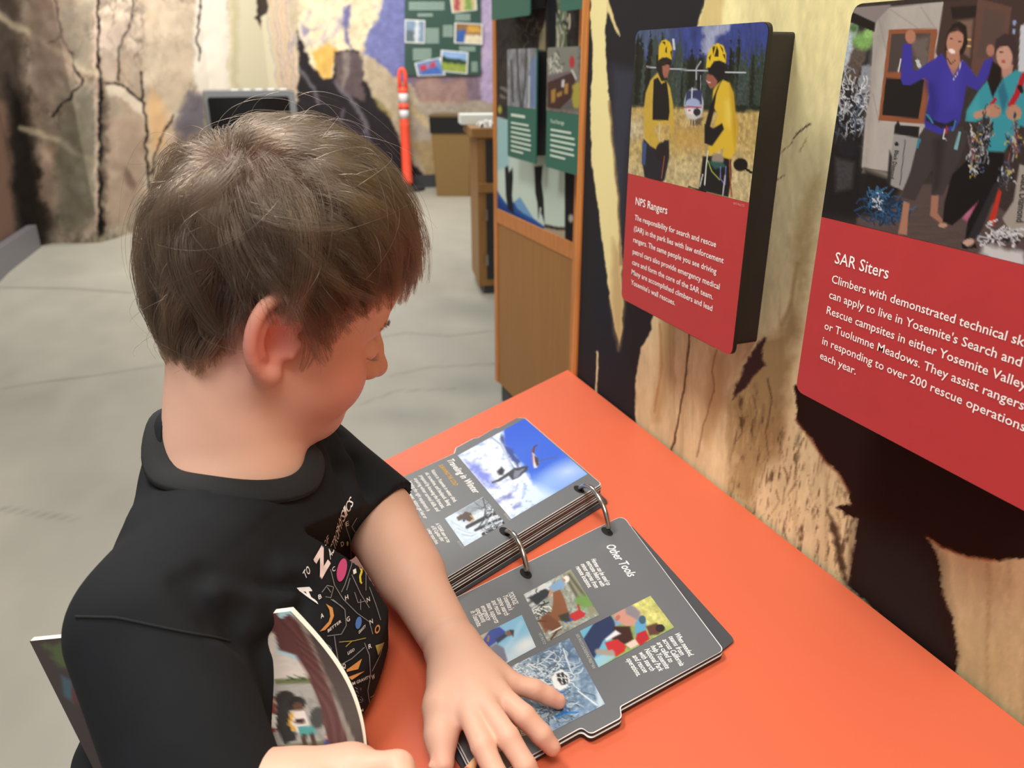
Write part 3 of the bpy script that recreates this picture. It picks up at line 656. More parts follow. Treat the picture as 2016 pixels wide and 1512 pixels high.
def red_panel(name, y0, y1, z0, z1, xf, photo_z, photo_fn, label, corner=.009, step=.0011):
    root = empty(name, (WX, (y0+y1)/2, z0), label, 'sign', 'red panels on the mural wall')
    red = mat('red_panel_print', '#b3393b', rough=.4, spec=.35, var=.03, vscale=40)
    pts = roundpoly([(y0, z0), (y1, z0), (y1, z1), (y0, z1)], corner)
    lo_ = roundpoly([(y0, z0), (y1, z0), (y1, photo_z+.0002), (y0, photo_z+.0002)], [corner, corner, 0, 0])
    MB().prism([(xf-.0003, a, b) for a, b in lo_], (.0003, 0, 0)).build('red_face', red, root)
    MB().prism([(xf, a, b) for a, b in pts], (.0044, 0, 0)).build('backing_board', black_board, root)
    MB().prism([(xf+.0044, a, b) for a, b in roundpoly([(y0+.031, z0-.003), (y1-.03, z0-.003), (y1-.03, z1-.006), (y0+.031, z1-.006)], .004)], (WX-xf-.0044, 0, 0)).build('mounting_box', mat('dark_mounting_box', '#2a2420', rough=.6), root)
    ph = print_quad('photograph', (xf-.0003, y1, z1), (xf-.0003, y0, z1), (xf-.0003, y0, photo_z), (xf-.0003, y1, photo_z), step, photo_fn, print_mat('satin'), root, corner=(corner, corner, 0, 0))
    return root, ph
def lines_on_panel(root, xf, items, fit, col=white_ink, name='lettering'):
    mb = MB()
    t0, e0 = fit; x0, x1 = glyph_size(t0); P = onx(*items[0][1], xf-.0006); Q = onx(*e0, xf-.0006)
    xs = abs(P[1]-Q[1])/(x1-x0)/(items[0][2]/CAP)
    for txt, (px, py), h in items:
        P = onx(px, py, xf-.0006); P[0] = xf-.0006
        text_on(mb, txt, P, (0, -1, 0), (0, 0, 1), h, xs=xs)
    return mb.build('lettering', col, root)
XF = .45
p1, _ = red_panel('info_panel', .5685, .7815, .9633, 1.2512, XF, float(onx(1180+190/3.4357, 20+1103/3.4357, XF)[2]), rangers_photo, 'red wall panel headed NPS Rangers with two rangers in yellow helmets')
k6 = lambda x, y: (x/3.6+1180, y/3.6+340)
lines_on_panel(p1, XF, [('NPS Rangers', k6(256, 226), .0086)], ('NPS Rangers', k6(480, 290)), name='heading')
lines_on_panel(p1, XF, [(t, k6(*q), .0060) for t, q in (('The responsibility for search and rescue', (250, 333)), ('(SAR) in the park lies with law enforcement', (245, 412)), ('rangers. The same people you see driving', (240, 490)),
    ('patrol cars also provide emergency medical', (236, 573)), ('care and form the core of the SAR team.', (232, 648)), ('Many are accomplished climbers and lead', (228, 718)), ("Yosemite's wall rescues.", (224, 790)))], ('The responsibility for search and rescue', k6(826, 520)))
lines_on_panel(p1, XF, [('NPS PHOTO', k6(950, 226), .0024)], ('NPS PHOTO', k6(1027, 240)), mat('pale_pink_ink', '#d98d88', rough=.6), name='credit')
p2, _ = red_panel('info_panel', .252, .4795, .9633, 1.2585, XF, 1.1095, siters_photo, 'large red wall panel headed SAR Siters, nearest the camera', step=.0009)
k8 = lambda x, y: (x/2.521+1540, y/2.521+420)
lines_on_panel(p2, XF, [('SAR Siters', k8(259, 246), .0092)], ('SAR Siters', k8(525, 320)), name='heading')
lines_on_panel(p2, XF, [(t, k8(*q), .0066) for t, q in (('Climbers with demonstrated technical skills', (244, 343)), ("can apply to live in Yosemite's Search and", (231, 420)), ('Rescue campsites in either Yosemite Valley', (219, 497)),
    ('or Tuolumne Meadows. They assist rangers', (208, 573)), ('in responding to over 200 rescue operations', (197, 648)), ('each year.', (186, 720)))], ('Climbers with demonstrated technical', k8(1108, 636)))
bagtxt = MB()
P = onx(1600+470/2.909, 860/2.909, XF-.0006); Q = onx(1600+443/2.909, 1020/2.909, XF-.0006); d = (Q-P)/np.linalg.norm(Q-P)
text_on(bagtxt, 'Black Diamond', P, d, np.cross(d, (1, 0, 0))*-1 if False else np.cross((1, 0, 0), d)*-1, .0036, width=np.linalg.norm(Q-P))
bagtxt.build('bag_lettering', mat('dark_ink', '#2a2a2e', rough=.6), p2); bagtxt = MB()
P = onx(1600+1197/2.909, 1000/2.909, XF-.0006); Q = onx(1600+1165/2.909, 1270/2.909, XF-.0006); d = (Q-P)/np.linalg.norm(Q-P)
text_on(bagtxt, 'Black Diamond', P, d, np.cross((1, 0, 0), d)*-1, .005, width=np.linalg.norm(Q-P))
bagtxt.build('bag_lettering', mat('dark_ink', '#2a2a2e', rough=.6), p2)

# ================================================================== table
TZ = .78
orange = mat('orange_laminate', '#ca6042', rough=.42, spec=.35, bump=.04, bscale=1600)
tb = empty('display_table', (.28, .4, 0), 'bright orange laminate table fixed along the mural wall', 'table')
poly = [(.4995, 1.0205), (.157, .825), (.085, .784), (.058, .74), (.058, -.7), (.4995, -.7)]
tp = MB().prism([(x, y, TZ) for x, y in poly], (0, 0, -.019)).build('tabletop', orange, tb, bevel=.0012)
MB().prism([(x, y, TZ-.0195) for x, y in [(.4985, 1.018), (.159, .823), (.087, .782), (.060, .738), (.060, -.698), (.4985, -.698)]], (0, 0, -.012)).build('underside_board', mat('particle_board', '#7b5c3c', rough=.8), tb)
for yy in (.62, -.45): MB().box((.12, yy, 0), (.49, yy+.02, TZ-.032)).build('support_panel', mat('grey_support_panel', '#77746e', rough=.6), tb, bevel=.002)
# ================================================================== ring binder
grey_page = mat('grey_page_print', '#616468', rough=.36, spec=.5, bump=.03, bscale=1500)
page_edge = mat('dark_page_core', '#221b1c', rough=.55)
white_core = mat('white_page_rim', '#d9d6d2', rough=.5)
cover_mat = mat('charcoal_cover', '#3f4146', rough=.5, bump=.1, bscale=700)
chrome = mat('chrome_ring', '#b5b3b0', rough=.18, metal=1.0)
bd = empty('ring_binder', (.26, .60, TZ), 'grey two-ring picture binder lying open on the orange table', 'binder')
def board(name, pts, z0, th, m, parent=bd, rim=None):
    o = MB().prism([(a, b, z0) for a, b in pts], (0, 0, th)).build(name, m, parent)
    return o
def page(pts, ztop, th, top_print):
    """a page board: dark core, thin pale rim at the top edge, grey printed face"""
    o = board('page', pts, ztop-th, th-.0003, page_edge)
    mb = MB().prism([(a, b, ztop-.0003) for a, b in pts], (0, 0, .0003)); mb.build('page_rim', white_core, o)
    if top_print:
        c = np.mean(pts, 0)
        q = [c+(np.array(p)-c)*(1-.0009/np.linalg.norm(np.array(p)-c)) for p in pts]
        mb = MB().prism([(a, b, ztop) for a, b in q], (0, 0, .0002)); mb.build('page_face', grey_page, o)
    return o
# --- upper stack
UZ = TZ+.0215
u = lambda x, y: onz(740+x/3.979, 800+y/3.979, UZ)[:2]
cA, cB, cC, cD = u(1165, 84), u(1770, 610), u(530, 1358), u(150, 640)   # top corner, right corner, spine end (behind arm), fore edge behind arm
spine = (cC-cB); spine /= np.linalg.norm(spine)
fore = (cA-cB); fore /= np.linalg.norm(fore)
L_ = .236; W_ = np.linalg.norm(cA-cB)
def upper_outline(dx=0.0, tab=None):
    o = cB+fore*0; pts = [o, cA]
    # fore edge: shallow tabs between top corner and the hidden end
    e = [u(1110, 88), u(970, 165), u(935, 168), u(800, 246), u(765, 250), u(625, 325), u(612, 368)]
    pts = [cB, u(1170, 92)]+e+[u(612, 368)+spine*.07, cB+spine*L_+fore*(W_-.012), cB+spine*L_]
    r = [.007, .004, .004, .003, .003, .003, .003, .004, .003, .001, .006, .006]
    return [np.array(p) for p in roundpoly(pts, r, 4)]
upts = upper_outline()
upg = None
N_UP = 9
for k in range(N_UP):
    th = .0024
    zt = UZ-k*th
    sh = (0.0006*math.sin(k*2.1), 0.0008*math.cos(k*1.7)-.0004*k)
    pts = [p+np.array(sh)*(0 if k == 0 else 1) for p in upts]
    o = page(pts, zt, th-.0004, k == 0)
    if k == 0: upg = o
cpts = [np.array(p) for p in roundpoly([cB+np.array((.006, -.006)), cA+fore*.008+np.array((.008, .004)), cA+fore*.008+spine*L_, cB+spine*L_+np.array((0, -.006))], .008)]
board('cover', cpts, TZ+.0001, .0018, cover_mat)

def sheet(parent, q, z, fn, step=.0011, name='photograph'):
    P = [np.append(onz(x, y, z)[:2], z) for x, y in q]
    return print_quad(name, P[0], P[1], P[2], P[3], step, fn, print_mat('gloss'), parent)
k5 = lambda x, y: (740+x/3.979, 800+y/3.979)
def winter_photo(px, py):
    p = Paint(px, py, '#3a68dc').crop(740, 800, 3.979)
    x, y = p.x, p.y
    g = (x-740)*3.979*.62+(y-800)*3.979*.78
    p.tint('#2c50d8', np.clip((980-g)/400, 0, 1)*.8); p.tint('#8fb6f2', np.clip((g-1180)/330, 0, 1))
    p.ell((1500, 510), 130, 60, '#c9def8', rot=-15, soft=28, alpha=.8); p.ell((1300, 640), 160, 90, '#9fc2f4', rot=-20, soft=30, alpha=.7)
    p.poly([(600, 380), (1000, 185), (1010, 300), (1110, 420), (1190, 520), (1230, 620), (1300, 700), (1240, 800), (1060, 900)], '#dfeaf6', soft=8, rag=5)
    p.poly([(1180, 600), (1300, 640), (1420, 700), (1100, 880), (1040, 840)], '#cfe4f4', soft=22, alpha=.9)
    n = fbm(x/9+y/30, y/7, o=4, seed=3)
    m = ((x-740)*3.979 < 960+((y-800)*3.979-300)*.7).astype(float)
    p.tint('#8ea4e6', np.clip(n*2.4-.35, 0, 1)*.7*m)
    p.poly([(705, 420), (820, 470), (900, 560), (940, 640), (880, 640), (780, 520), (700, 440)], '#6d7be0', soft=12, rag=8, alpha=.85)
    p.poly([(985, 200), (1010, 290), (1060, 340), (1130, 430), (1110, 470), (1050, 400), (1000, 320), (970, 230)], '#3a4f96', soft=6, rag=5)
    p.line([(890, 230), (980, 300), (1030, 400), (1080, 480)], 8, '#7f8fb8', soft=3); p.line([(990, 300), (1060, 480)], 14, '#c3cfe6', soft=4)
    p.poly([(905, 590), (960, 575), (1030, 520), (1080, 482), (1195, 470), (1185, 500), (1110, 560), (1070, 575), (1040, 545), (980, 580), (910, 605)], '#3f4350', soft=3, rag=2)
    p.poly([(950, 510), (985, 475), (1010, 500), (1000, 540), (960, 545)], '#2c2d3c', soft=4, rag=3); p.poly([(1090, 500), (1160, 490), (1110, 560), (1075, 568)], '#7b8496', soft=3, rag=3)
    p.poly([(950, 740), (1010, 690), (1070, 670), (1060, 710), (1000, 740), (950, 760)], '#6d6fb4', soft=8, rag=5); p.poly([(1060, 790), (1130, 760), (1140, 785), (1080, 810)], '#7a82c0', soft=6, rag=4)
    p.poly([(1225, 380), (1222, 340), (1240, 310), (1268, 302), (1245, 325), (1238, 380)], '#8a3f36', soft=2); p.line([(1262, 303), (1240, 318), (1236, 360)], 5, '#2a3050')
    p.poly([(1225, 360), (1245, 380), (1268, 410), (1280, 445), (1262, 480), (1240, 485), (1228, 440)], '#d9d6dc', soft=2.5); p.poly([(1240, 385), (1270, 405), (1280, 455), (1260, 470), (1246, 430)], '#4b3a48', soft=3); p.line([(1228, 380), (1232, 450)], 7, '#c56248')
    p.line([(1275, 430), (1340, 412), (1415, 395)], 6, '#5a5f88')
    return p.out()
def snow_photo(px, py):
    p = Paint(px, py, '#c6d2dc').crop(740, 800, 3.979)
    p.poly([(615, 830), (840, 700), (870, 780), (740, 850)], '#8f9aa6', soft=10)
    p.poly([(530, 870), (620, 830), (700, 920), (780, 960), (900, 1000), (700, 1110)], '#c9dcee', soft=6)
    p.grain(.12, 5, 4, seed=2)
    for k in range(6): p.line([(590+k*22, 900+k*26), (680+k*16, 960+k*14), (760+k*8, 1000)], 6, ['#9db6d4', '#e8f2fa'][k % 2], soft=3)
    p.poly([(640, 870), (700, 832), (745, 840), (760, 880), (735, 905), (690, 880), (650, 890)], '#4a3b32', soft=3, rag=3); p.line([(740, 855), (770, 885), (745, 910)], 8, '#b98f3c'); p.ell((690, 890), 10, 14, '#30405f')
    for q, w in (([(715, 945), (800, 900), (900, 850), (960, 830)], 26), ([(780, 970), (880, 920), (980, 880)], 18), ([(840, 1000), (930, 950), (1010, 905)], 26), ([(800, 960), (850, 880), (860, 800), (840, 720)], 9), ([(860, 920), (900, 840), (910, 790)], 8)): p.line(q, w, '#23262c', soft=3)
    p.scrib((900, 800), 90, 80, 40, 4, ['#30343c', '#6d757e', '#dfe6ec'], 2); p.scrib((900, 950), 80, 60, 30, 5, ['#1d2026', '#dfe6ec', '#8e9aa8'], 3)
    return p.out()
PW = UZ+.0004
sheet(upg, [k5(640, 385), k5(1165, 95), k5(1658, 530), k5(1060, 882)], PW, winter_photo, .001)
sheet(upg, [k5(540, 878), k5(838, 708), k5(1012, 915), k5(695, 1098)], PW, snow_photo, .0009)
def letters(parent, z, items, kfun, m=white_ink, name='lettering'):
    mb = MB()
    for txt, a, b, h in items:
        A0 = np.append(onz(*kfun(*a), z)[:2], z); B0 = np.append(onz(*kfun(*b), z)[:2], z)
        d = B0-A0; L = np.linalg.norm(d); d /= L
        text_on(mb, txt, A0, d, np.cross((0, 0, 1), d), h, width=L)
    return mb.build(name, m, parent)
letters(upg, PW, [('Traveling in Winter', (552, 420), (768, 682), .0088)], k5, name='heading')
letters(upg, PW, [('SURVIVING THE COLD', (490, 462), (615, 622), .0052)], k5, mat('yellow_ink', '#d9a92c', rough=.6), name='subheading')
body = ['Visitors to Yosemite in winter climb,', 'ski, snowshoe, and backpack. Being', 'prepared by knowing the forecast,', 'acquiring winter survival skills, and', 'bringing the right equipment is', 'critical. However, visitors get lost or', 'hurt, or are surprised by storms.']
ends = [(612, 752), (567, 778), (517, 800), (476, 824), (400, 822), (377, 880), (330, 880)]
letters(upg, PW, [(t, (428-44*i, 500+22*i), e, .0047) for i, (t, e) in enumerate(zip(body, ends))], k5)
letters(upg, PW, [('A YOSAR team on top', (465, 920), (562, 1068), .0042), ('of El Capitan after', (430, 940), (515, 1060), .0042), ('a winter rescue there.', (398, 962), (470, 1082), .0042)], k5, name='caption')
letters(upg, PW, [('NPS PHOTO', (1000, 842), (1042, 895), .0026)], k5, mat('faint_grey_ink', '#a9abad', rough=.6), name='credit')
letters(upg, PW, [('NPS PHOTO', (634, 1058), (674, 1115), .0026)], k5, mat('faint_grey_ink', '#a9abad', rough=.6), name='credit')

# --- lower page
LZ = TZ+.0075
k7 = lambda x, y: (860+x/2.842, 980+y/2.842)
l = lambda x, y, z=LZ: onz(*k7(x, y), z)[:2]
gA, gB = l(1040, 98), l(1608, 852)
eb = l(1022, 1165)-l(1580, 880)
lpts0 = [gA, gB, l(1030, 1170), l(1035, 1225), l(1018, 1250), l(870, 1322), l(840, 1318), l(812, 1284), l(810, 1282), l(400, 1506), l(190, 1600), l(80, 1440), l(90, 560)]
# far end of the page behind the arm
lpts0 = [gA, gB, l(1028, 1170), l(1036, 1232), l(860, 1326), l(812, 1286), l(430, 1500), l(235, 1600), l(95, 1330), l(40, 590)]
r = [.007, .007, .004, .006, .008, .004, .002, .006, .004, .002]
lpts = [np.array(p) for p in roundpoly(lpts0, r, 5)]
lpg = page(lpts, LZ, .0026, True)
page([p+np.array((-.0008, -.0012)) for p in lpts], LZ-.0028, .0024, False)
cv = [np.append(l(*q, TZ+.002), 0)[:2] for q in ((1085, 150), (1668, 795), (1600, 850), (1050, 1180), (820, 1320), (420, 1530), (220, 1640), (70, 1400), (60, 700))]
board('cover', [np.array(p) for p in roundpoly(cv, [.004, .007, .002, .002, .002, .002, .004, .004, .004])], TZ+.0001, .0018, cover_mat)
def horse_photo(px, py):
    p = Paint(px, py, '#9aa096').crop(860, 980, 2.842)
    p.grain(.35, 4, 4, seed=3)
    p.poly([(480, 540), (650, 455), (640, 520), (540, 600), (510, 620)], '#d5d9da', soft=6, rag=6); p.poly([(700, 420), (760, 395), (900, 640), (860, 660), (760, 520)], '#8f9077', soft=6, rag=4)
    for q in ([(500, 600), (560, 560), (640, 520)], [(740, 430), (820, 540), (880, 600)], [(720, 440), (790, 560)]): p.line(q, 14, '#55574c', soft=5)
    p.poly([(770, 570), (840, 530), (880, 600), (800, 620)], '#6f9a52', soft=8, rag=6); p.scrib((560, 640), 70, 60, 40, 6, ['#e6e8e9', '#23262a', '#6c7076'], 4)
    p.poly([(500, 560), (610, 505), (640, 540), (560, 600)], '#1f2a33', soft=4, rag=4)
    p.poly([(650, 530), (690, 510), (720, 580), (735, 640), (720, 680), (680, 690), (640, 720), (610, 760), (570, 690), (590, 660), (640, 640), (650, 590)], '#8a5638', soft=3); p.poly([(585, 665), (620, 650), (690, 700), (700, 740), (650, 745), (600, 730)], '#75472c', soft=4)
    p.line([(690, 720), (640, 790)], 12, '#5d3522'); p.line([(610, 690), (560, 690)], 8, '#5d3522'); p.line([(630, 760), (700, 720)], 9, '#d8d4cf')
    p.poly([(625, 500), (690, 455), (720, 470), (705, 510), (640, 525)], '#7fa6cc', soft=3); p.line([(640, 515), (628, 548)], 12, '#c99078'); p.ell((725, 455), 17, 20, '#e8e3dc', soft=3); p.ell((712, 462), 8, 10, '#b58068')
    p.poly([(740, 655), (800, 625), (832, 650), (825, 665), (770, 690), (745, 680)], '#c32f35', soft=3); p.line([(800, 640), (790, 600)], 11, '#b93038'); p.line([(720, 690), (750, 680)], 18, '#3a5cae'); p.poly([(680, 660), (740, 640), (745, 690), (700, 690)], '#33392f', soft=4); p.ell((835, 625), 11, 12, '#7fae8d')
    return p.out()
def team_photo(px, py):
    p = Paint(px, py, '#86a05c').crop(860, 980, 2.842)
    p.poly([(1060, 600), (1200, 540), (1340, 720), (1200, 760)], '#c9c678', soft=16, rag=8); p.grain(.25, 7, 7, seed=3)
    p.poly([(790, 740), (960, 660), (1000, 740), (900, 960)], '#6fb4d2', soft=5)
    p.poly([(820, 790), (880, 700), (970, 655), (1000, 700), (990, 760), (930, 800), (880, 900), (850, 860)], '#23365e', soft=3); p.poly([(985, 660), (1030, 620), (1050, 700), (1000, 720)], '#7d9fc0', soft=4)
    p.poly([(985, 660), (1050, 610), (1110, 612), (1140, 650), (1120, 710), (1060, 720), (1010, 690)], '#c89282', soft=3); p.poly([(1050, 612), (1090, 598), (1138, 640), (1130, 690), (1090, 665), (1060, 650)], '#85828a', soft=5); p.ell((1012, 672), 12, 18, '#b4705e', rot=40)
    p.poly([(990, 720), (1080, 720), (1100, 790), (1050, 820), (980, 790)], '#3a2420', soft=4); p.poly([(940, 790), (1000, 740), (1030, 760), (950, 800)], '#dfe4ec', soft=4)
    p.poly([(1110, 700), (1140, 660), (1172, 690), (1170, 740), (1110, 772)], '#5aa0c4', soft=3); p.ell((1150, 682), 20, 24, '#3f5f74'); p.poly([(1170, 720), (1230, 700), (1270, 735), (1240, 765), (1190, 770)], '#5d3f33', soft=4); p.ell((1250, 730), 26, 22, '#2c2a2c')
    p.poly([(940, 810), (1010, 790), (1060, 830), (1050, 860), (1000, 890), (960, 860)], '#c32f33', soft=3); p.poly([(1120, 760), (1170, 740), (1190, 790), (1140, 830), (1110, 800)], '#b52b33', soft=3); p.poly([(1055, 820), (1110, 790), (1130, 820), (1085, 845)], '#e3c7bb', soft=3)
    p.poly([(880, 900), (980, 850), (1000, 890), (905, 955)], '#9ccbe0', soft=5, alpha=.9); p.line([(900, 860), (980, 870)], 30, '#a59c92', soft=5)
    return p.out()
def dog_photo(px, py):
    p = Paint(px, py, '#86c2e6').crop(860, 980, 2.842)
    x, y = p.x, p.y
    p.tint('#c6dcec', np.clip(((x-860)*2.842*.5+(y-980)*2.842*.85-870)/90, 0, 1)); p.ell((500, 820), 60, 30, '#e6eef4', rot=-25, soft=14); p.line([(360, 880), (420, 800), (470, 700)], 20, '#b5dcf2', soft=10, alpha=.7)
    p.poly([(200, 790), (290, 730), (330, 860), (290, 900)], '#b9b6a0', soft=6); p.poly([(270, 860), (330, 815), (375, 840), (395, 910), (370, 950), (290, 890)], '#77788c', soft=4); p.poly([(260, 850), (300, 830), (350, 920), (320, 920)], '#8d9478', soft=6, rag=4)
    p.poly([(255, 800), (300, 735), (350, 722), (385, 750), (380, 775), (340, 800), (300, 830), (260, 850)], '#26409e', soft=3); p.poly([(330, 790), (380, 760), (400, 770), (340, 815)], '#1c2440', soft=4); p.ell((405, 757), 20, 16, '#7d5a4c', soft=3); p.poly([(405, 738), (432, 740), (428, 780), (412, 750)], '#2c2a30', soft=2.5); p.line([(290, 775), (285, 800)], 12, '#9d7058')
    return p.out()
def rescue_photo(px, py):
    p = Paint(px, py, '#7d98b4').crop(860, 980, 2.842)
    x, y = p.x, p.y
    p.tint('#54749a', np.clip(1-np.hypot((x-860)*2.842-740, (y-980)*2.842-860)/180, 0, 1)*.8)
    n = fbm(x/9+y/11, y/9-x/14, o=4, seed=5); p.tint('#b9cad8', np.clip(n*2-.1, 0, 1)*.6); p.tint('#47607e', np.clip(-n*2-.15, 0, 1)*.6)
    p.scrib((640, 980), 150, 110, 110, 5, ['#dce7f0', '#b6c8d8', '#4f6478'], 3); p.scrib((640, 1190), 130, 90, 70, 5, ['#3f4a56', '#b9c6d0', '#6d7d8c'], 4); p.scrib((480, 930), 70, 50, 30, 6, ['#e8eff4', '#9db0c2'], 8)
    p.line([(708, 845), (750, 970)], 8, '#dfe9f2', soft=2); p.line([(790, 1080), (895, 1160)], 8, '#e6eef4', soft=2); p.poly([(890, 1050), (940, 1150), (900, 1180)], '#c4d6e4', soft=6)
    p.poly([(640, 1010), (665, 975), (700, 960), (735, 985), (745, 1030), (725, 1060), (690, 1080), (655, 1060)], '#eef2f5', soft=2.5); p.poly([(670, 985), (705, 975), (730, 1000), (735, 1040), (700, 1050), (675, 1020)], '#2e3136', soft=2.5)
    for q in ([(690, 975), (705, 1050)], [(672, 1005), (735, 1010)], [(712, 980), (728, 1045)]): p.line(q, 5, '#e6eaee')
    p.line([(695, 1085), (690, 1130), (705, 1200)], 10, '#2d78cc', soft=2); p.line([(712, 1090), (722, 1190)], 9, '#2d78cc', soft=2); p.line([(665, 1222), (720, 1200), (790, 1200)], 11, '#2d78cc', soft=2); p.line([(690, 1225), (740, 1205)], 8, '#3f8fe0')
    return p.out()
LW = LZ+.0004
sheet(lpg, [k7(485, 540), k7(750, 400), k7(908, 655), k7(620, 805)], LW, horse_photo, .0009)
sheet(lpg, [k7(800, 745), k7(1195, 548), k7(1328, 725), k7(905, 950)], LW, team_photo, .0009)
sheet(lpg, [k7(195, 795), k7(475, 655), k7(555, 835), k7(280, 985)], LW, dog_photo, .0009)
sheet(lpg, [k7(390, 955), k7(740, 785), k7(942, 1155), k7(580, 1340)], LW, rescue_photo, .0009)
letters(lpg, LW, [('Other Tools', (943, 268), (1072, 443), .0098)], k7, name='heading')
T = [('Horses can be used to', (862, 345), (952, 490)), ('extricate hikers with', (834, 358), (920, 496)), ('minor injuries from', (804, 373), (884, 505)), ('remote locations.', (775, 387), (848, 505)),
     ('YODOGS,', (396, 530), (430, 600)), ("Yosemite's", (367, 547), (403, 630)), ('canine search', (335, 562), (380, 660)), ('and rescue', (304, 578), (341, 655)), ('team, supports', (275, 593), (325, 702)), ('emergency', (245, 607), (280, 688)), ('operations', (215, 622), (252, 698)), ('in Yosemite.', (187, 637), (228, 724)),
     ('When needed,', (1327, 760), (1412, 888)), ('teams from', (1294, 778), (1364, 882)), ('across California', (1260, 796), (1361, 942)), ('are called to', (1228, 812), (1300, 922)), ('help Yosemite', (1195, 832), (1281, 958)), ('National Park', (1160, 850), (1244, 972)), ('with search', (1127, 867), (1196, 970)), ('and rescue', (1092, 886), (1158, 980)), ('operations.', (1058, 903), (1120, 1000)),
     ('along the highway', (385, 1180), (482, 1336)), ('shine into when', (270, 1290), (348, 1420))]
for i, j in ((0, 4), (4, 12), (12, 21), (21, 22), (22, 23)): letters(lpg, LW, [(t, a, b, .0052) for t, a, b in T[i:j]], k7)
letters(lpg, LW, [('NPS PHOTO', (567, 758), (596, 820), .0028)], k7, mat('faint_grey_ink'), name='credit')
letters(lpg, LW, [('NPS PHOTO/ADRIENNE FREEMAN', (775, 765), (872, 955), .0030)], k7, mat('faint_grey_ink'), name='credit')
# --- rings and their punched holes
def ring(t0, t1):
    a = np.append(onz(*t0, UZ)[:2], UZ+.003); b = np.append(onz(*t1, LZ)[:2], LZ+.002)
    d = b-a; d[2] = 0; L = np.linalg.norm(d); d /= L
    c = (a+b)/2; c[2] = TZ+.004
    # arc in the vertical plane through a and b
    n = 22; P = []
    R_ = L/2*1.06
    for k in range(n+1):
        t = math.radians(172-164*k/n)
        P.append(c+d*(R_*math.cos(t))+np.array((0, 0, 1))*(R_*.86*math.sin(t)+.004))
    MB().tube(P, .0025, 12).build('ring', chrome, bd, smooth=True)
    side = np.cross((0, 0, 1), d)
    for q, z, pg, off in ((a, UZ+.0003, upg, .001), (b, LZ+.0003, lpg, -.001)):
        cc = q[:2]+d[:2]*off; h = [cc+d[:2]*(.0085*math.cos(t))*1.0+side[:2]*(.0048*math.sin(t)) for t in np.linspace(0, 2*math.pi, 20, endpoint=False)]
        MB().prism([(x, y, z) for x, y in h], (0, 0, .00012)).build('ring_hole', mat('punched_hole_black', '#0b0a0a', rough=.9), pg)
ring((1139, 963), (1196, 1048)); ring((993, 1046), (1036, 1131))
# ================================================================== things farther back
# ---- oak exhibit cabinet with printed panel
CXF = .982
cab = empty('exhibit_cabinet', (CXF+.2, 2.2, 0), 'tall oak framed exhibit cabinet past the end of the mural wall', 'cabinet')
YL, YR = 2.646, 1.55
MB().box((CXF+.012, YR, .08), (CXF+.42, YL-.002, 2.05)).build('carcass', oak_dark, cab)
MB().box((CXF+.02, YR, 0), (CXF+.40, YL-.02, .08)).build('kick_plate', dark_base, cab)
MB().box((CXF, YL-.03, .08), (CXF+.0115, YL, 2.05)).build('stile', oak, cab, bevel=.002)
MB().box((CXF, 1.955, .08), (CXF+.0115, 2.0, 2.05)).build('stile', oak, cab, bevel=.002)
MB().box((CXF+.001, 2.0005, .695), (CXF+.0115, YL-.0305, .745)).build('rail', oak, cab, bevel=.002)
MB().box((CXF+.004, 2.0005, .081), (CXF+.0115, YL-.0305, .6945)).build('base_panel', mat('brown_oak_panel', '#9a6a33', rough=.45, var=.07, vscale=8, stretch=(8, 8, .4)), cab)
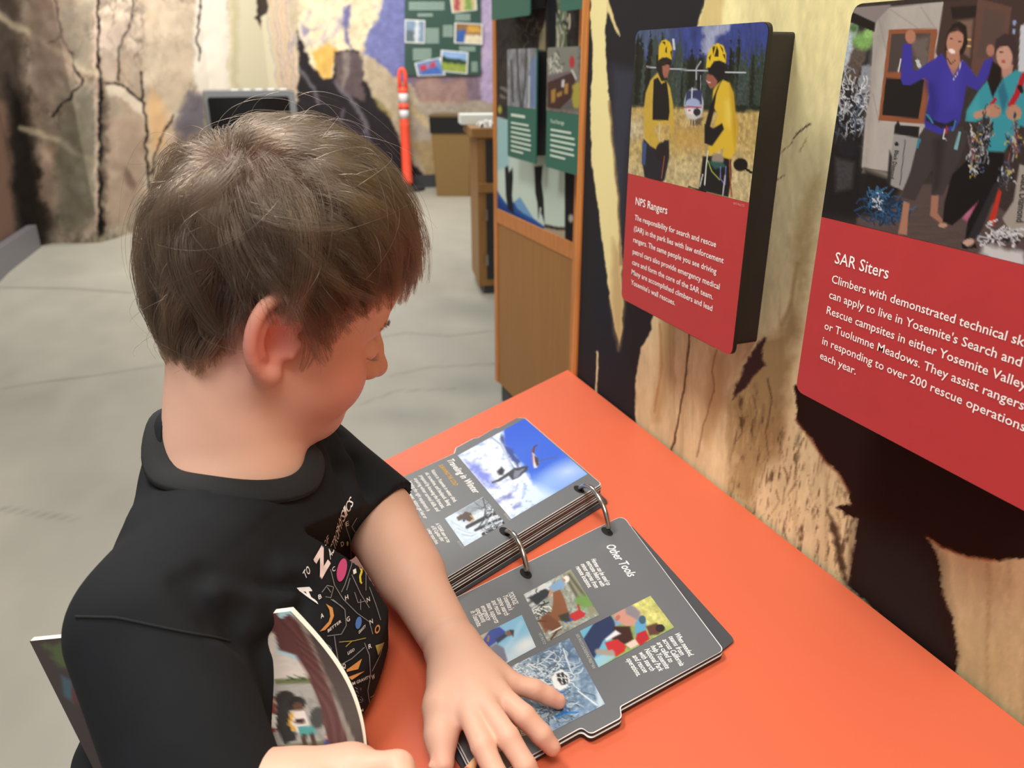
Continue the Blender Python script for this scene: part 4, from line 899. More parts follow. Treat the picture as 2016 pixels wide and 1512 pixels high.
def cabinet_print(px, py):
    p = Paint(px, py, '#33302f')
    x, y = p.x, p.y
    p.grain(.35, 5, 12, seed=3); p.tint('#4a4238', np.clip(fbm(x/12, y/22, o=3, seed=8)*1.8, 0, 1)*.5*(y < 220))
    p.poly([(1096, -20), (1120, 0), (1112, 60), (1106, 95), (1092, 95)], '#7e8574', soft=3, rag=4, rs=6); p.scrib((1105, 50), 14, 60, 24, 3, ['#b9bfae', '#5f7352', '#cfc9b2', '#2a2a28'], 3)
    p.poly([(1078, -20), (1096, -20), (1094, 95), (1079, 95)], '#25272c', soft=2); p.poly([(1062, 70), (1074, 40), (1074, 100), (1060, 98)], '#a09a7c', soft=3)
    p.poly([(1068, -20), (1074, -20), (1064, 60), (1056, 90)], '#4a2f3c', soft=2)
    p.scrib((1028, 50), 30, 40, 12, 2, ['#57504a', '#6d645a'], 5)
    for k in range(8): p.line([(985, 172+k*3), (999, 172+k*3)], 1.4, '#8d8981', soft=1.2, alpha=.8)
    p.ell((984, 216), 4, 8, '#a9a64e', soft=3)
    p.poly([(960, 229), (978, 230), (1000, 236), (1140, 270), (1140, 500), (960, 420)], '#c2d4cc', soft=2)
    p.poly([(960, 229), (978, 230), (1002, 238), (1002, 330), (960, 340)], '#8fbcc4', soft=8, alpha=.8)
    p.poly([(970, 360), (985, 385), (1000, 405), (1012, 398), (1024, 390), (1036, 412), (1050, 430), (1072, 446), (1070, 470), (960, 430)], '#27549a', soft=2)
    p.poly([(1012, 398), (1024, 388), (1040, 414), (1052, 432), (1030, 420), (1018, 410)], '#6d9cc8', soft=2); p.poly([(975, 385), (990, 402), (1070, 452), (1070, 470), (970, 430)], '#1e3f86', soft=3)
    p.poly([(1112, 330), (1135, 335), (1132, 490), (1112, 480)], '#17171b', soft=1.5); p.ell((1124, 430), 5, 8, '#a9a29e', soft=3)
    p.poly([(1072, 440), (1112, 452), (1112, 478), (1072, 460)], '#a79c86', soft=3); p.line([(1074, 445), (1098, 450), (1110, 450)], 6, '#2c2422', soft=2)
    p.poly([(994, 330), (1000, 326), (1002, 340), (1009, 330), (1010, 350), (1008, 385), (1012, 420), (1000, 412), (996, 385)], '#1c1e22', soft=2); p.poly([(1052, 328), (1068, 326), (1066, 360), (1070, 390), (1072, 440), (1066, 420), (1060, 432), (1058, 400), (1054, 380)], '#1d1f23', soft=2); p.line([(1064, 410), (1062, 432)], 3, '#c9d0d2')
    return p.out()
print_quad('printed_panel', (CXF+.004, YL-.03, 1.72), (CXF+.004, 2.0, 1.72), (CXF+.004, 2.0, .745), (CXF+.004, YL-.03, .745), .004, cabinet_print, print_mat('matte'), cab)
green_m = mat('green_panel_print', '#2f6a5c', rough=.45)
def rock_photo(px, py):
    p = Paint(px, py, '#8d929c'); p.grain(.35, 3, 24, seed=3); p.grain(.2, 2, 9, seed=6)
    for q in ([(1018, 95), (1020, 150), (1026, 212)], [(1036, 95), (1034, 160), (1028, 212)], [(1006, 120), (1010, 200)]): p.line(q, 3, '#3d4149', soft=3)
    p.poly([(1046, 118), (1056, 110), (1058, 212), (1042, 212), (1040, 165)], '#6f8fc2', soft=4, alpha=.8); p.line([(1042, 150), (1041, 212)], 2.4, '#e3e4e2', soft=2)
    return p.out()
def food_photo(px, py):
    p = Paint(px, py, '#807c76'); p.grain(.3, 4, 6, seed=3)
    p.poly([(1078, 92), (1137, 85), (1137, 150), (1078, 152)], '#8b8f88', soft=3, rag=3); p.scrib((1092, 120), 16, 26, 16, 3, ['#c5cabf', '#5d6a55', '#e1e2dc'], 4)
    p.poly([(1078, 162), (1126, 142), (1134, 150), (1128, 190), (1102, 215), (1078, 212)], '#4a2f30', soft=2); p.poly([(1078, 150), (1120, 140), (1126, 143), (1078, 160)], '#7b7078', soft=2)
    for q in ([(1085, 178), (1094, 174), (1093, 200), (1085, 203)], [(1096, 184), (1107, 179), (1106, 188), (1096, 192)], [(1111, 166), (1119, 163), (1118, 184), (1111, 186)]): p.poly(q, '#b78e45', soft=1.2)
    p.ell((1126, 122), 5, 12, '#c83642', soft=2); p.line([(1126, 138), (1134, 155)], 4, '#d8d6d4'); p.poly([(1128, 170), (1140, 160), (1140, 215), (1124, 210)], '#b9b04e', soft=4, rag=3); p.poly([(1103, 215), (1126, 195), (1130, 217)], '#6b6669', soft=2)
    p.poly([(1106, 158), (1112, 157), (1110, 172), (1105, 172)], '#dfe2e8', soft=1)
    return p.out()
def green_panel(ya, yb, z0, z1, zp, fn, label, xf, stripes=None, head=None):
    root = empty('green_info_panel', (CXF, (ya+yb)/2, z0), label, 'sign', 'green panels on the oak cabinet')
    pts = roundpoly([(yb, z0), (ya, z0), (ya, z1), (yb, z1)], .008)
    MB().prism([(xf, a, b) for a, b in pts], (.004, 0, 0)).build('green_face', green_m, root)
    MB().box((xf+.0042, yb+.02, z0+.02), (CXF-.0008, ya-.03, z1-.01)).build('mounting_box', mat('black_mounting_box', '#17171a', rough=.6), root)
    if fn: print_quad('photograph', (xf-.0006, ya, z1), (xf-.0006, yb, z1), (xf-.0006, yb, zp), (xf-.0006, ya, zp), .003, fn, print_mat('satin'), root, corner=(.008, .008, 0, 0))
    if stripes:
        mb = MB(); m_ = mat('pale_green_ink', '#cfe0d6', rough=.6); w = ya-yb
        for k, f in enumerate(stripes):
            zz = zp-.05-k*.0135; mb.prism([(xf-.0006, ya-.03, zz), (xf-.0006, ya-.03-(w-.06)*f, zz), (xf-.0006, ya-.03-(w-.06)*f, zz+.0052), (xf-.0006, ya-.03, zz+.0052)], (.0004, 0, 0))
        mb.build('text_lines', m_, root)
        if head:
            mb = MB(); text_on(mb, head, (xf-.0006, ya-.03, zp-.03), (0, -1, 0), (0, 0, 1), .011, width=.085); mb.build('heading', m_, root)
        else: MB().box((xf-.0006, ya-.14, zp-.029), (xf-.0002, ya-.03, zp-.021)).build('heading', m_, root)
    return root
gx = .925
g = lambda x, y: onx(x, y, gx)
a, b, c = g(999, 97), g(1057, 92), g(1002, 308); mid = g(1000, 208)
green_panel(a[1], b[1], c[2], a[2], mid[2], rock_photo, 'green panel with a grey cliff photograph, left one on the cabinet', gx, [.85, .92, .95, .95, .97, .95, .6])
a2 = g(1078, 92); b2 = a2[1]-(a[1]-b[1])
green_panel(a2[1], b2, c[2], a[2], mid[2], food_photo, 'green panel headed Food Storage with a brown storage locker photograph', gx, [.8, .92, .95, .9, .93, .6], 'Food Storage')
t1 = g(968, 40); t2 = g(1043, 31)
green_panel(t1[1], t2[1], t1[2], t1[2]+.3, t1[2]+.3, None, 'blank lower part of a green panel at the top left of the cabinet', gx)
t3 = g(1103, 23); green_panel(t3[1], t3[1]-.22, t3[2], t3[2]+.3, t3[2]+.3, None, 'small visible end of a green panel at the top right of the cabinet', gx)

# ---- low wooden cabinet behind it
lc = empty('low_cabinet', (1.6, 4.2, 0), 'low brown wooden cabinet with black door panels beside the bin', 'cabinet')
q0 = onz(944, 580, 0); x0, y0 = q0[0], q0[1]
wood2 = mat('walnut_brown_wood', '#86602f', rough=.5, var=.12, vscale=9, stretch=(8, 8, .6))
H2 = .905
def rz(o, deg=-13):
    c, sn = math.cos(math.radians(deg)), math.sin(math.radians(deg)); w = woff(o)
    for v in o.data.vertices:
        x, y = v.co.x+w[0]-x0, v.co.y+w[1]-y0; v.co.x = x0+x*c-y*sn-w[0]; v.co.y = y0+x*sn+y*c-w[1]
    return o
rz(MB().box((x0, y0, .05), (x0+.62, y0+.40, H2-.05)).build('body', wood2, lc))
rz(MB().box((x0-.03, y0-.02, H2-.05), (x0+.64, y0+.44, H2)).build('worktop', wood2, lc, bevel=.004))
rz(MB().box((x0+.03, y0+.03, 0), (x0+.6, y0+.38, .05)).build('kick_plate', dark_base, lc))
for k in range(2):
    xa = x0+.045+k*.285
    d_ = rz(MB().box((xa, y0-.008, .09), (xa+.24, y0-.0005, .565)).build('door', mat('black_door_panel', '#222224', rough=.4), lc, bevel=.002))
    rz(MB().box((xa-.006, y0-.014, .42), (xa+.006, y0-.0085, .48)).build('hinge', mat('steel_hinge', '#a7a5a2', rough=.3, metal=1), d_)); rz(MB().box((xa-.006, y0-.014, .17), (xa+.006, y0-.0085, .23)).build('hinge', MATS['steel_hinge'], d_))
    rz(MB().box((xa, y0-.008, .625), (xa+.24, y0-.0005, .845)).build('drawer_front', MATS['black_door_panel'], lc, bevel=.002))
rz(MB().box((x0-.0005, y0-.012, .57), (x0+.6, y0-.0005, .62)).build('middle_rail', wood2, lc, bevel=.002))
# papers and a striped cloth on it
def sheet_thing(name, pts, z, h, m, label, cat):
    o = MB().prism([(x, y, z) for x, y in pts], (0, 0, h)).build(name, m); return tag(o, label, cat)
pw = mat('white_paper', '#d3d8d2', rough=.6)
rz(sheet_thing('leaflet_tray', [(x0-.06, y0+.24), (x0+.5, y0+.24), (x0+.5, y0+.42), (x0-.06, y0+.42)], H2+.001, .05, pw, 'white tray of leaflets at the back of the low cabinet', 'tray'))
def zebra():
    xs = np.linspace(x0+.02, x0+.45, 60); ys = np.linspace(y0+.02, y0+.21, 50); X, Y = np.meshgrid(xs, ys); Z = H2+.022+.018*fbm(X*14, Y*14, o=3, seed=4); Z = np.maximum(Z, H2+.003)
    e = np.zeros_like(Z, bool); e[0] = e[-1] = True; e[:, 0] = e[:, -1] = True; Z[e] = H2+.001
    s = np.clip(6*np.sin(X*110+7*fbm(X*9, Y*9, o=3, seed=5)*3+Y*20)+.5, 0, 1).ravel()[:, None]
    V = np.stack([X.ravel(), Y.ravel(), Z.ravel()], 1)
    return rz(mesh('striped_cloth', V, grid_faces(60, 50), mat('zebra_cloth', attr='Col', rough=.8), smooth=True, col=lin_arr(srgb('#1a1a1c')*(1-s)+srgb('#e3e0dc')*s)))
tag(zebra(), 'crumpled black and white striped cloth on the low cabinet', 'cloth')

# ---- brown waste bin
bn = empty('waste_bin', (2.33, 7.55, 0), 'tapered brown waste bin with a black bag over its rim', 'bin')
bl, br = onz(868, 381, 0), onz(934, 388, 0)
cxb, cyb = 2.43, 7.66
binm = mat('brown_bin_plastic', '#7d6238', rough=.45, var=.05, vscale=60)
def frustum(w0, d0, w1, d1, z0, z1, rot, r=.02):
    V = []; 
    for w, d, z in ((w0, d0, z0), (w1, d1, z1)):
        for x, y in roundpoly([(-w, -d), (w, -d), (w, d), (-w, d)], r, 4):
            V.append((cxb+x*math.cos(rot)-y*math.sin(rot), cyb+x*math.sin(rot)+y*math.cos(rot), z))
    n = len(V)//2
    return V, [tuple(range(n-1, -1, -1)), tuple(range(n, 2*n))]+[(i, (i+1) % n, (i+1) % n+n, i+n) for i in range(n)]
rot = math.radians(-24)
MB().add(*frustum(.165, .15, .20, .185, 0, .74, rot)).build('bin_body', binm, bn)
MB().add(*frustum(.205, .19, .208, .193, .60, .745, rot)).build('bin_bag', mat('black_bin_bag', '#141416', rough=.25, bump=.8, bscale=30), bn)
MB().add(*frustum(.208, .193, .215, .2, .746, .765, rot)).build('bin_rim', mat('brown_rim', '#6d5a3c', rough=.5), bn)

# ---- orange delineator post
dl = empty('delineator_post', (2.03, 8.0, 0), 'orange delineator post with two silver bands on a black round base', 'post')
dx, dy = onz(803, 374, 0)[:2]
dor = mat('safety_orange', '#f4553a', rough=.45)
MB().lathe((dx, dy, 0), [(.175, 0), (.18, .012), (.172, .035), (.06, .045), (.05, .05)], 40).build('base', mat('black_rubber', '#2b2b2c', rough=.8), dl, smooth=False)
MB().lathe((dx, dy, .05), [(.056, 0), (.055, .05), (.050, .06), (.048, .58), (.050, .59), (.047, .60), (.046, .64), (.046, .90), (.050, .905), (.050, .925), (.040, .945)], 28).build('tube', dor, dl, smooth=True)
for za, zb in ((.80, .893), (.655, .738)): MB().lathe((dx, dy, .05), [(.0472, za), (.0472, zb)], 28).build('reflective_band', mat('silver_band', '#d7d6da', rough=.35), dl, smooth=True)
MB().lathe((dx, dy, .05), [(.0506, .742), (.0506, .796)], 28).build('collar', dor, dl, smooth=True)
mb = MB(); W = np.array((RIGHT[0], RIGHT[1], 0))
loop = [np.array((dx, dy, .98))-W*.03]+[np.array((dx, dy, 1.10))-W*(.03*math.cos(t))+np.array((0, 0, .065*math.sin(t))) for t in np.linspace(0, math.pi, 18)]+[np.array((dx, dy, .98))+W*.03]
mb.tube(loop, .020, 10); mb.build('handle_loop', dor, dl, smooth=True)

# ---- black framed case far behind the boy
bc = empty('display_case', (.52, 6.9, 0), 'black display case with a grey rounded rim behind the boy', 'case')
def yz(px, py): return ony(px, py, 6.72)
l0, r0 = yz(402, 190)[0], yz(580, 185)[0]; zt = yz(500, 178)[2]
MB().prism([(x, 6.70, z) for x, z in roundpoly([(l0, .25), (r0, .25), (r0, zt), (l0, zt)], .03)], (0, .42, 0)).build('case_rim', mat('grey_case_rim', '#777a7c', rough=.4), bc)
MB().prism([(x, 6.688, z) for x, z in roundpoly([(l0+.02, .27), (r0-.05, .27), (r0-.05, zt-.045), (l0+.02, zt-.045)], .02)], (0, .0115, 0)).build('front_glass', mat('black_glass', '#0f1113', rough=.15), bc)
for k in range(5): MB().box((l0+.20+k*.09, 6.74, zt+.0005), (l0+.25+k*.09, 6.80, zt+.01)).build('top_light', mat('pale_lamp_lens', '#e9ecea', rough=.3), bc)
MB().box((l0+.06, 6.75, 0), (r0-.06, 7.08, .249)).build('pedestal', dark_base, bc)

# ---- green poster on the valley mural
pz = 8.155
def pq(x, y): return ony(x, y, pz)
yf = lambda x: 8.30-(x-1.77)*.1427-.03     # just in front of the wall
def onwall(px, py):
    d = ray(px, py); n = np.array((.1427, 1.0, 0)); c0 = np.array((1.77, 8.30-.022, 0)); t = ((c0-CAMP)@n)/(d@n); return CAMP+d*t
po = empty('poster', onwall(870, 148), 'dark green poster with tilted photographs high on the valley mural', 'poster')
tl, tr, brr, bll = onwall(797, -60), onwall(946, -60), onwall(946, 147), onwall(797, 150)
for v in (tl, tr): v[2] = 2.05
brr[2] = bll[2] = (brr[2]+bll[2])/2
MB().prism([tl, bll, brr, tr], (.002, .014, 0)).build('poster_sheet', mat('dark_green_poster', '#2b4a40', rough=.6, var=.08, vscale=6), po)
def pcard(name, quad, fn):
    V = [onwall(x, y)+np.array((0, -.002, 0)) for x, y in quad]; c = sum(V)/4
    o = MB().prism(V, (.0, .0015, 0)).build('photograph', mat('white_photo_border', '#d9dcd8', rough=.6), po)
    W4 = [c+(v-c)*.9+np.array((0, -.0012, 0)) for v in V]
    print_quad('print', W4[0], W4[1], W4[2], W4[3], .012, fn, print_mat('matte'), o)
def mk(base, shapes):
    def f(px, py):
        p = Paint(px, py, base)
        for s in shapes: p.poly(s[0], s[1], soft=4, rag=3, rs=7)
        p.grain(.12, 4, 4, seed=7); return p.out()
    return f
pcard('a', [(797, 38), (837, 40), (836, 86), (797, 84)], mk('#7f93ab', [([(797, 60), (820, 62), (820, 90), (797, 90)], '#5d6a74'), ([(818, 40), (826, 40), (824, 90), (815, 90)], '#c9cfd4')]))
pcard('b', [(895, 44), (950, 47), (950, 88), (894, 85)], mk('#8d6a4a', [([(900, 60), (916, 58), (918, 90), (898, 90)], '#3d62a8'), ([(915, 68), (950, 70), (950, 90), (915, 90)], '#d9cdb0'), ([(920, 50), (945, 50), (945, 64), (920, 64)], '#c79a4a')]))
pcard('c', [(886, -4), (937, -10), (939, 20), (890, 26)], mk('#c9b58a', [([(895, -5), (905, -5), (905, 20), (895, 20)], '#a8505a'), ([(915, -5), (928, -5), (930, 20), (916, 20)], '#7d9a52')]))
pcard('d', [(868, 98), (922, 103), (920, 146), (866, 140)], mk('#8fb0dc', [([(866, 110), (890, 115), (922, 120), (922, 135), (866, 128)], '#2f4436'), ([(866, 122), (922, 128), (922, 150), (866, 150)], '#8fa04c')]))
pcard('e', [(816, 124), (866, 113), (877, 148), (822, 150)], mk('#6d8fc0', [([(825, 130), (840, 125), (842, 140), (828, 142)], '#c2404a'), ([(845, 125), (856, 120), (858, 135), (846, 138)], '#c9404a'), ([(830, 140), (865, 130), (868, 148), (830, 148)], '#4a6ab0')]))
for x_, y_, w, n in ((805, 4, 70, 5), (838, 56, 26, 9), (872, 50, 20, 7), (896, 28, 30, 4), (813, 96, 36, 7), (904, 92, 32, 3), (928, 122, 12, 6), (822, 27, 30, 2)):
    tmb = MB()
    for k in range(n):
        v = [onwall(x_, y_+k*3.4), onwall(x_+w, y_+k*3.4), onwall(x_+w, y_+1.6+k*3.4), onwall(x_, y_+1.6+k*3.4)]
        tmb.prism([q+np.array((0, -.001, 0)) for q in v], (0, .0008, 0))
    tmb.build('text_lines', mat('pale_grey_green_ink', '#a9c0b4', rough=.6), po)
# ================================================================== the boy
class Vol:
    """distance field on a grid, turned into one closed skin"""
    def __init__(s, lo, hi, h):
        s.lo = np.array(lo, float); s.h = h
        n = np.ceil((np.array(hi)-s.lo)/h).astype(int)+1
        s.ax = [s.lo[i]+h*np.arange(n[i]) for i in range(3)]
        s.S = np.full(n, 1.0, np.float32)
    def _blk(s, c0, c1):
        sl = []
        for i in range(3):
            a = int(np.floor((c0[i]-s.lo[i])/s.h)); b = int(np.ceil((c1[i]-s.lo[i])/s.h))+1
            sl.append(slice(max(a, 0), max(min(b, len(s.ax[i])), 0)))
        sl = tuple(sl)
        g = (s.ax[0][sl[0]][:, None, None], s.ax[1][sl[1]][None, :, None], s.ax[2][sl[2]][None, None, :])
        return sl, g
    def put(s, f, c0, c1, k=0.0, op='add'):
        m = .006+k*1.2
        sl, g = s._blk(np.minimum(c0, c1)-m, np.maximum(c0, c1)+m)
        if any(q.stop <= q.start for q in sl): return s
        d = f(*g); a = s.S[sl]
        if op == 'add':
            if k > 0:
                h = np.clip(.5+.5*(a-d)/k, 0, 1); r = a*(1-h)+d*h-k*h*(1-h)
            else: r = np.minimum(a, d)
        else:
            if k > 0:
                h = np.clip(.5-.5*(a+d)/k, 0, 1); r = a*(1-h)+(-d)*h+k*h*(1-h)
            else: r = np.maximum(a, -d)
        s.S[sl] = r
        return s
    def cap(s, a, b, ra, rb, k=.01, op='add'):
        a, b = np.asarray(a, float), np.asarray(b, float); ab = b-a; l2 = ab@ab+1e-12; R = max(ra, rb)
        def f(x, y, z):
            px, py, pz = x-a[0], y-a[1], z-a[2]
            t = np.clip((px*ab[0]+py*ab[1]+pz*ab[2])/l2, 0, 1)
            return np.sqrt((px-t*ab[0])**2+(py-t*ab[1])**2+(pz-t*ab[2])**2)-(ra+(rb-ra)*t)
        return s.put(f, np.minimum(a, b)-R, np.maximum(a, b)+R, k, op)
    def chain(s, pts, rs, k=.006, op='add'):
        for i in range(len(pts)-1): s.cap(pts[i], pts[i+1], rs[i], rs[i+1], k, op)
        return s
    def ell(s, c, r, R=np.eye(3), k=.01, op='add'):
        c = np.asarray(c, float); r = np.asarray(r, float); m = r.max()
        def f(x, y, z):
            px, py, pz = x-c[0], y-c[1], z-c[2]
            q = [(px*R[0, i]+py*R[1, i]+pz*R[2, i]) for i in range(3)]
            k0 = np.sqrt(sum((q[i]/r[i])**2 for i in range(3))); k1 = np.sqrt(sum((q[i]/r[i]**2)**2 for i in range(3)))+1e-9
            return k0*(k0-1)/k1
        return s.put(f, c-m, c+m, k, op)
    def loft(s, zs, cs, ab, fdir, k=.01, power=2.4, grow=0.0, wr=None):
        """stack of rounded sections; cs centres (x,y), ab half depth / half width, fdir the forward direction"""
        zs = np.asarray(zs, float); cs = np.asarray(cs, float); ab = np.asarray(ab, float); f0 = np.asarray(fdir, float); l0 = np.array((-f0[1], f0[0]))
        M = ab.max()+.03
        def f(x, y, z):
            zz = np.clip(z, zs[0], zs[-1])
            cx = np.interp(zz, zs, cs[:, 0]); cy = np.interp(zz, zs, cs[:, 1]); a = np.interp(zz, zs, ab[:, 0])+grow; b = np.interp(zz, zs, ab[:, 1])+grow
            u = (x-cx)*f0[0]+(y-cy)*f0[1]; v = (x-cx)*l0[0]+(y-cy)*l0[1]
            q = (np.abs(u/a)**power+np.abs(v/b)**power)**(1/power)
            d = (q-1)*np.minimum(a, b)*.9
            if wr is not None: d = d+wr(x, y, z)
            e = np.abs(z-zz)
            return np.where(e > 0, np.sqrt(np.maximum(d, 0)**2+e*e)+np.minimum(d, 0)*0, d)
        lo = np.array((cs[:, 0].min()-M, cs[:, 1].min()-M, zs[0]-.01)); hi = np.array((cs[:, 0].max()+M, cs[:, 1].max()+M, zs[-1]+.01))
        return s.put(f, lo, hi, k)
    def mesh(s):
        S = s.S; ins = S < 0
        c = np.zeros(tuple(n-1 for n in S.shape), np.int8)
        for i in (0, 1):
            for j in (0, 1):
                for k in (0, 1): c += ins[i:S.shape[0]-1+i, j:S.shape[1]-1+j, k:S.shape[2]-1+k]
        act = (c > 0) & (c < 8); idx = np.argwhere(act); pos = np.zeros((len(idx), 3)); n = np.zeros(len(idx))
        cor = [(i, j, k) for i in (0, 1) for j in (0, 1) for k in (0, 1)]
        val = {q: S[idx[:, 0]+q[0], idx[:, 1]+q[1], idx[:, 2]+q[2]].astype(float) for q in cor}
        for a in cor:
            for ax in range(3):
                if a[ax]: continue
                b = list(a); b[ax] = 1; b = tuple(b); va, vb = val[a], val[b]
                x = (va < 0) != (vb < 0); t = np.where(x, va/np.where(x, va-vb, 1), 0)
                p = np.array(a, float)[None, :].repeat(len(idx), 0); p[:, ax] += t
                pos += p*x[:, None]; n += x
        V = s.lo+s.h*(idx+pos/n[:, None])
        im = np.full(c.shape, -1, np.int32); im[act] = np.arange(len(idx))
        Q = []
        for ax in range(3):
            o1, o2 = [(1, 2), (2, 0), (0, 1)][ax]
            sl0 = [slice(None)]*3; sl1 = [slice(None)]*3; sl0[ax] = slice(0, -1); sl1[ax] = slice(1, None)
            e = np.argwhere(ins[tuple(sl0)] != ins[tuple(sl1)])
            e = e[(e[:, o1] > 0) & (e[:, o2] > 0) & (e[:, o1] < S.shape[o1]-1) & (e[:, o2] < S.shape[o2]-1)]
            d1 = np.zeros(3, int); d1[o1] = 1; d2 = np.zeros(3, int); d2[o2] = 1
            g = lambda q: im[q[:, 0], q[:, 1], q[:, 2]]
            q = np.stack([g(e-d1-d2), g(e-d2), g(e), g(e-d1)], 1)
            fl = ins[e[:, 0], e[:, 1], e[:, 2]]
            q[~fl] = q[~fl][:, ::-1]
            Q.append(q[(q >= 0).all(1)])
        return V, np.concatenate(Q)

def V3(*a): return np.array(a, float)
# ---- pose
hy, hp, hr = math.radians(5), math.radians(24), math.radians(2)      # head: turn, nod, tilt
f0 = V3(math.cos(hy), math.sin(hy), 0); l0 = V3(-math.sin(hy), math.cos(hy), 0); z0 = V3(0, 0, 1)
hf = f0*math.cos(hp)-z0*math.sin(hp); hu = f0*math.sin(hp)+z0*math.cos(hp)
hl = l0*math.cos(hr)+hu*math.sin(hr); hu = np.cross(hf, hl)
HR = np.stack([hf, hl, hu], 1)
EAR = dep(566, 672, .538)
HO = EAR+hl*.066-hf*.004
def hd(f, l, u): return HO+HR@V3(f, l, u)
cf = V3(math.cos(math.radians(-30)), math.sin(math.radians(-30)), 0); cs_ = V3(-cf[1], cf[0], 0)
NB = V3(.000, .560, .945)                      # base of the neck
RS = dep(292, 1235, .475); LS = V3(.060, .668, .885)
LE = dep(742, 1018, .70); LWR = np.append(onz(884, 1262, .812)[:2], .812)
RE = dep(415, 1585, .44); RWR = dep(560, 1566, .440)
body = Vol((-.22, .24, .50), (.27, .78, 1.19), .0021)
# head
body.ell(hd(-.002, 0, .049), (.085, .070, .076), HR, 0)
body.ell(hd(.036, 0, .046), (.052, .058, .052), HR, .02)
body.ell(hd(.034, 0, -.014), (.050, .052, .056), HR, .025)
for s in (-1, 1):
    body.ell(hd(.043, s*.033, -.030), (.036, .029, .034), HR, .02)
    body.cap(hd(.0, s*.046, -.030), hd(.052, s*.018, -.066), .022, .019, .02)
    body.cap(hd(.078, s*.008, .019), hd(.066, s*.036, .020), .009, .009, .012)
body.ell(hd(.054, 0, -.066), (.030, .028, .021), HR, .02)
body.ell(hd(.030, 0, -.066), (.040, .040, .020), HR, .02)
for s in (-1, 1):
    body.ell(hd(.085, s*.030, .002), (.015, .017, .011), HR, .012, 'sub')
    body.ell(hd(.0705, s*.0300, .001), (.0125, .0135, .0115), HR, .003)
    body.cap(hd(.079, s*.018, -.0015), hd(.074, s*.041, -.001), .0022, .002, .003)
body.chain([hd(.079, 0, .010), hd(.089, 0, -.004), hd(.0985, 0, -.0185)], [.0075, .0080, .0090], .010)
body.ell(hd(.0985, 0, -.0195), (.0095, .0095, .0085), HR, .006)
for s in (-1, 1):
    body.ell(hd(.0885, s*.0105, -.0235), (.0095, .0060, .0070), HR, .006)
    body.ell(hd(.0925, s*.0055, -.0295), (.004, .0026, .003), HR, .003, 'sub')
body.ell(hd(.0815, 0, -.0425), (.0115, .0190, .0062), HR, .006)
body.ell(hd(.0790, 0, -.0525), (.0115, .0165, .0068), HR, .006)
body.ell(hd(.0920, 0, -.0472), (.0080, .0170, .0013), HR, .0025, 'sub')
# ears
for s in (-1, 1):
    def e(f, u, o=0.0): return hd(f+.004, s*(.0655+.42*max(0, .006-f)+o), u)
    c15, s15 = math.cos(.22), math.sin(.22)
    def rimp(t, k=1.0):
        x_, y_ = k*.0170*math.cos(t), k*.0285*math.sin(t); return e(-.0105+x_*c15-y_*s15, .002+x_*s15+y_*c15)
    body.ell(e(-.010, .002, -.004), (.0150, .0055, .0255), HR, .006)
    T_ = np.linspace(math.radians(15), math.radians(258), 22)
    body.chain([rimp(t) for t in T_], list(np.linspace(.0036, .0043, 22)), .0035)
    body.ell(e(-.0060, -.0255, -.0005), (.0085, .0052, .0085), HR, .006)
    body.ell(e(-.0085, .000, .0035), (.0098, .0066, .0135), HR, .003, 'sub')
    body.ell(e(-.0075, .017, .003), (.0070, .0035, .0060), HR, .003, 'sub')
    body.chain([rimp(t, .62) for t in np.linspace(math.radians(80), math.radians(235), 10)], [.0026]*10, .003)
    body.cap(e(.006, .001, .003), e(.004, -.008, .0035), .0040, .0036, .003)
# neck, shoulders, trunk
body.cap(hd(-.020, 0, -.012), NB+V3(0, 0, -.02), .043, .046, .02)
body.cap(hd(-.022, 0, .004), NB+V3(-.018, 0, -.015), .036, .038, .02)
body.cap(NB+V3(0, 0, -.03), RS+V3(.03, .04, -.005), .038, .028, .03); body.cap(NB+V3(0, 0, -.03), LS+V3(-.02, -.02, -.005), .038, .028, .03)
TC = [(-.052, .515), (-.047, .515), (-.038, .520), (-.025, .530), (-.008, .545)]
body.loft([.50, .60, .70, .80, .90], TC, [(.066, .095), (.068, .096), (.064, .095), (.060, .095), (.045, .090)], cf[:2], .02)
# arms
body.chain([LS, LE, LWR], [.036, .0305, .0205], .012); body.cap(LE, LE*.5+LWR*.5, .0305, .0275, .01)
body.chain([RS, RE], [.036, .031], .012); body.cap(RE, RWR, .031, .022, .012)

# ---- left hand, spread on the page
def hp_(px, py, z): return np.append(onz(px, py, LZ+z)[:2], LZ+z)
cW = hp_(893, 1272, .030)
M_ = {'index': hp_(924, 1405, .025), 'middle': hp_(955, 1388, .028), 'ring': hp_(983, 1368, .026), 'little': hp_(1004, 1344, .020)}
for n_, r_ in (('index', .0095), ('middle', .0094), ('ring', .0092), ('little', .0088)):
    body.cap(cW+V3(0, 0, -.004), M_[n_], .0185, r_, .007)
body.ell(hp_(925, 1340, .023), (.024, .022, .013), np.eye(3), .008)
FG = {'index': [(924, 1405, .025), (950, 1468, .026), (978, 1528, .017), (992, 1562, .008)],
      'middle': [(955, 1388, .028), (1000, 1452, .028), (1034, 1507, .018), (1054, 1540, .008)],
      'ring': [(983, 1368, .026), (1032, 1410, .024), (1066, 1446, .015), (1087, 1472, .0065)],
      'little': [(1004, 1344, .020), (1052, 1357, .017), (1080, 1370, .011), (1100, 1382, .006)]}
for n_, P in FG.items():
    q = .93 if n_ == 'little' else 1.0
    body.chain([hp_(*p) for p in P], [.0080*q, .0077*q, .0071*q, .0058*q], .0020)
    a, b = hp_(*P[2]), hp_(*P[3]); d = (b-a)/np.linalg.norm(b-a)
    sd = np.cross(d, V3(0, 0, 1)); sd /= np.linalg.norm(sd); up_ = np.cross(sd, d)
    body.ell(b+up_*.0050-d*.0008, (.0042, .0038, .0011), np.stack([d, sd, up_], 1), .0012)
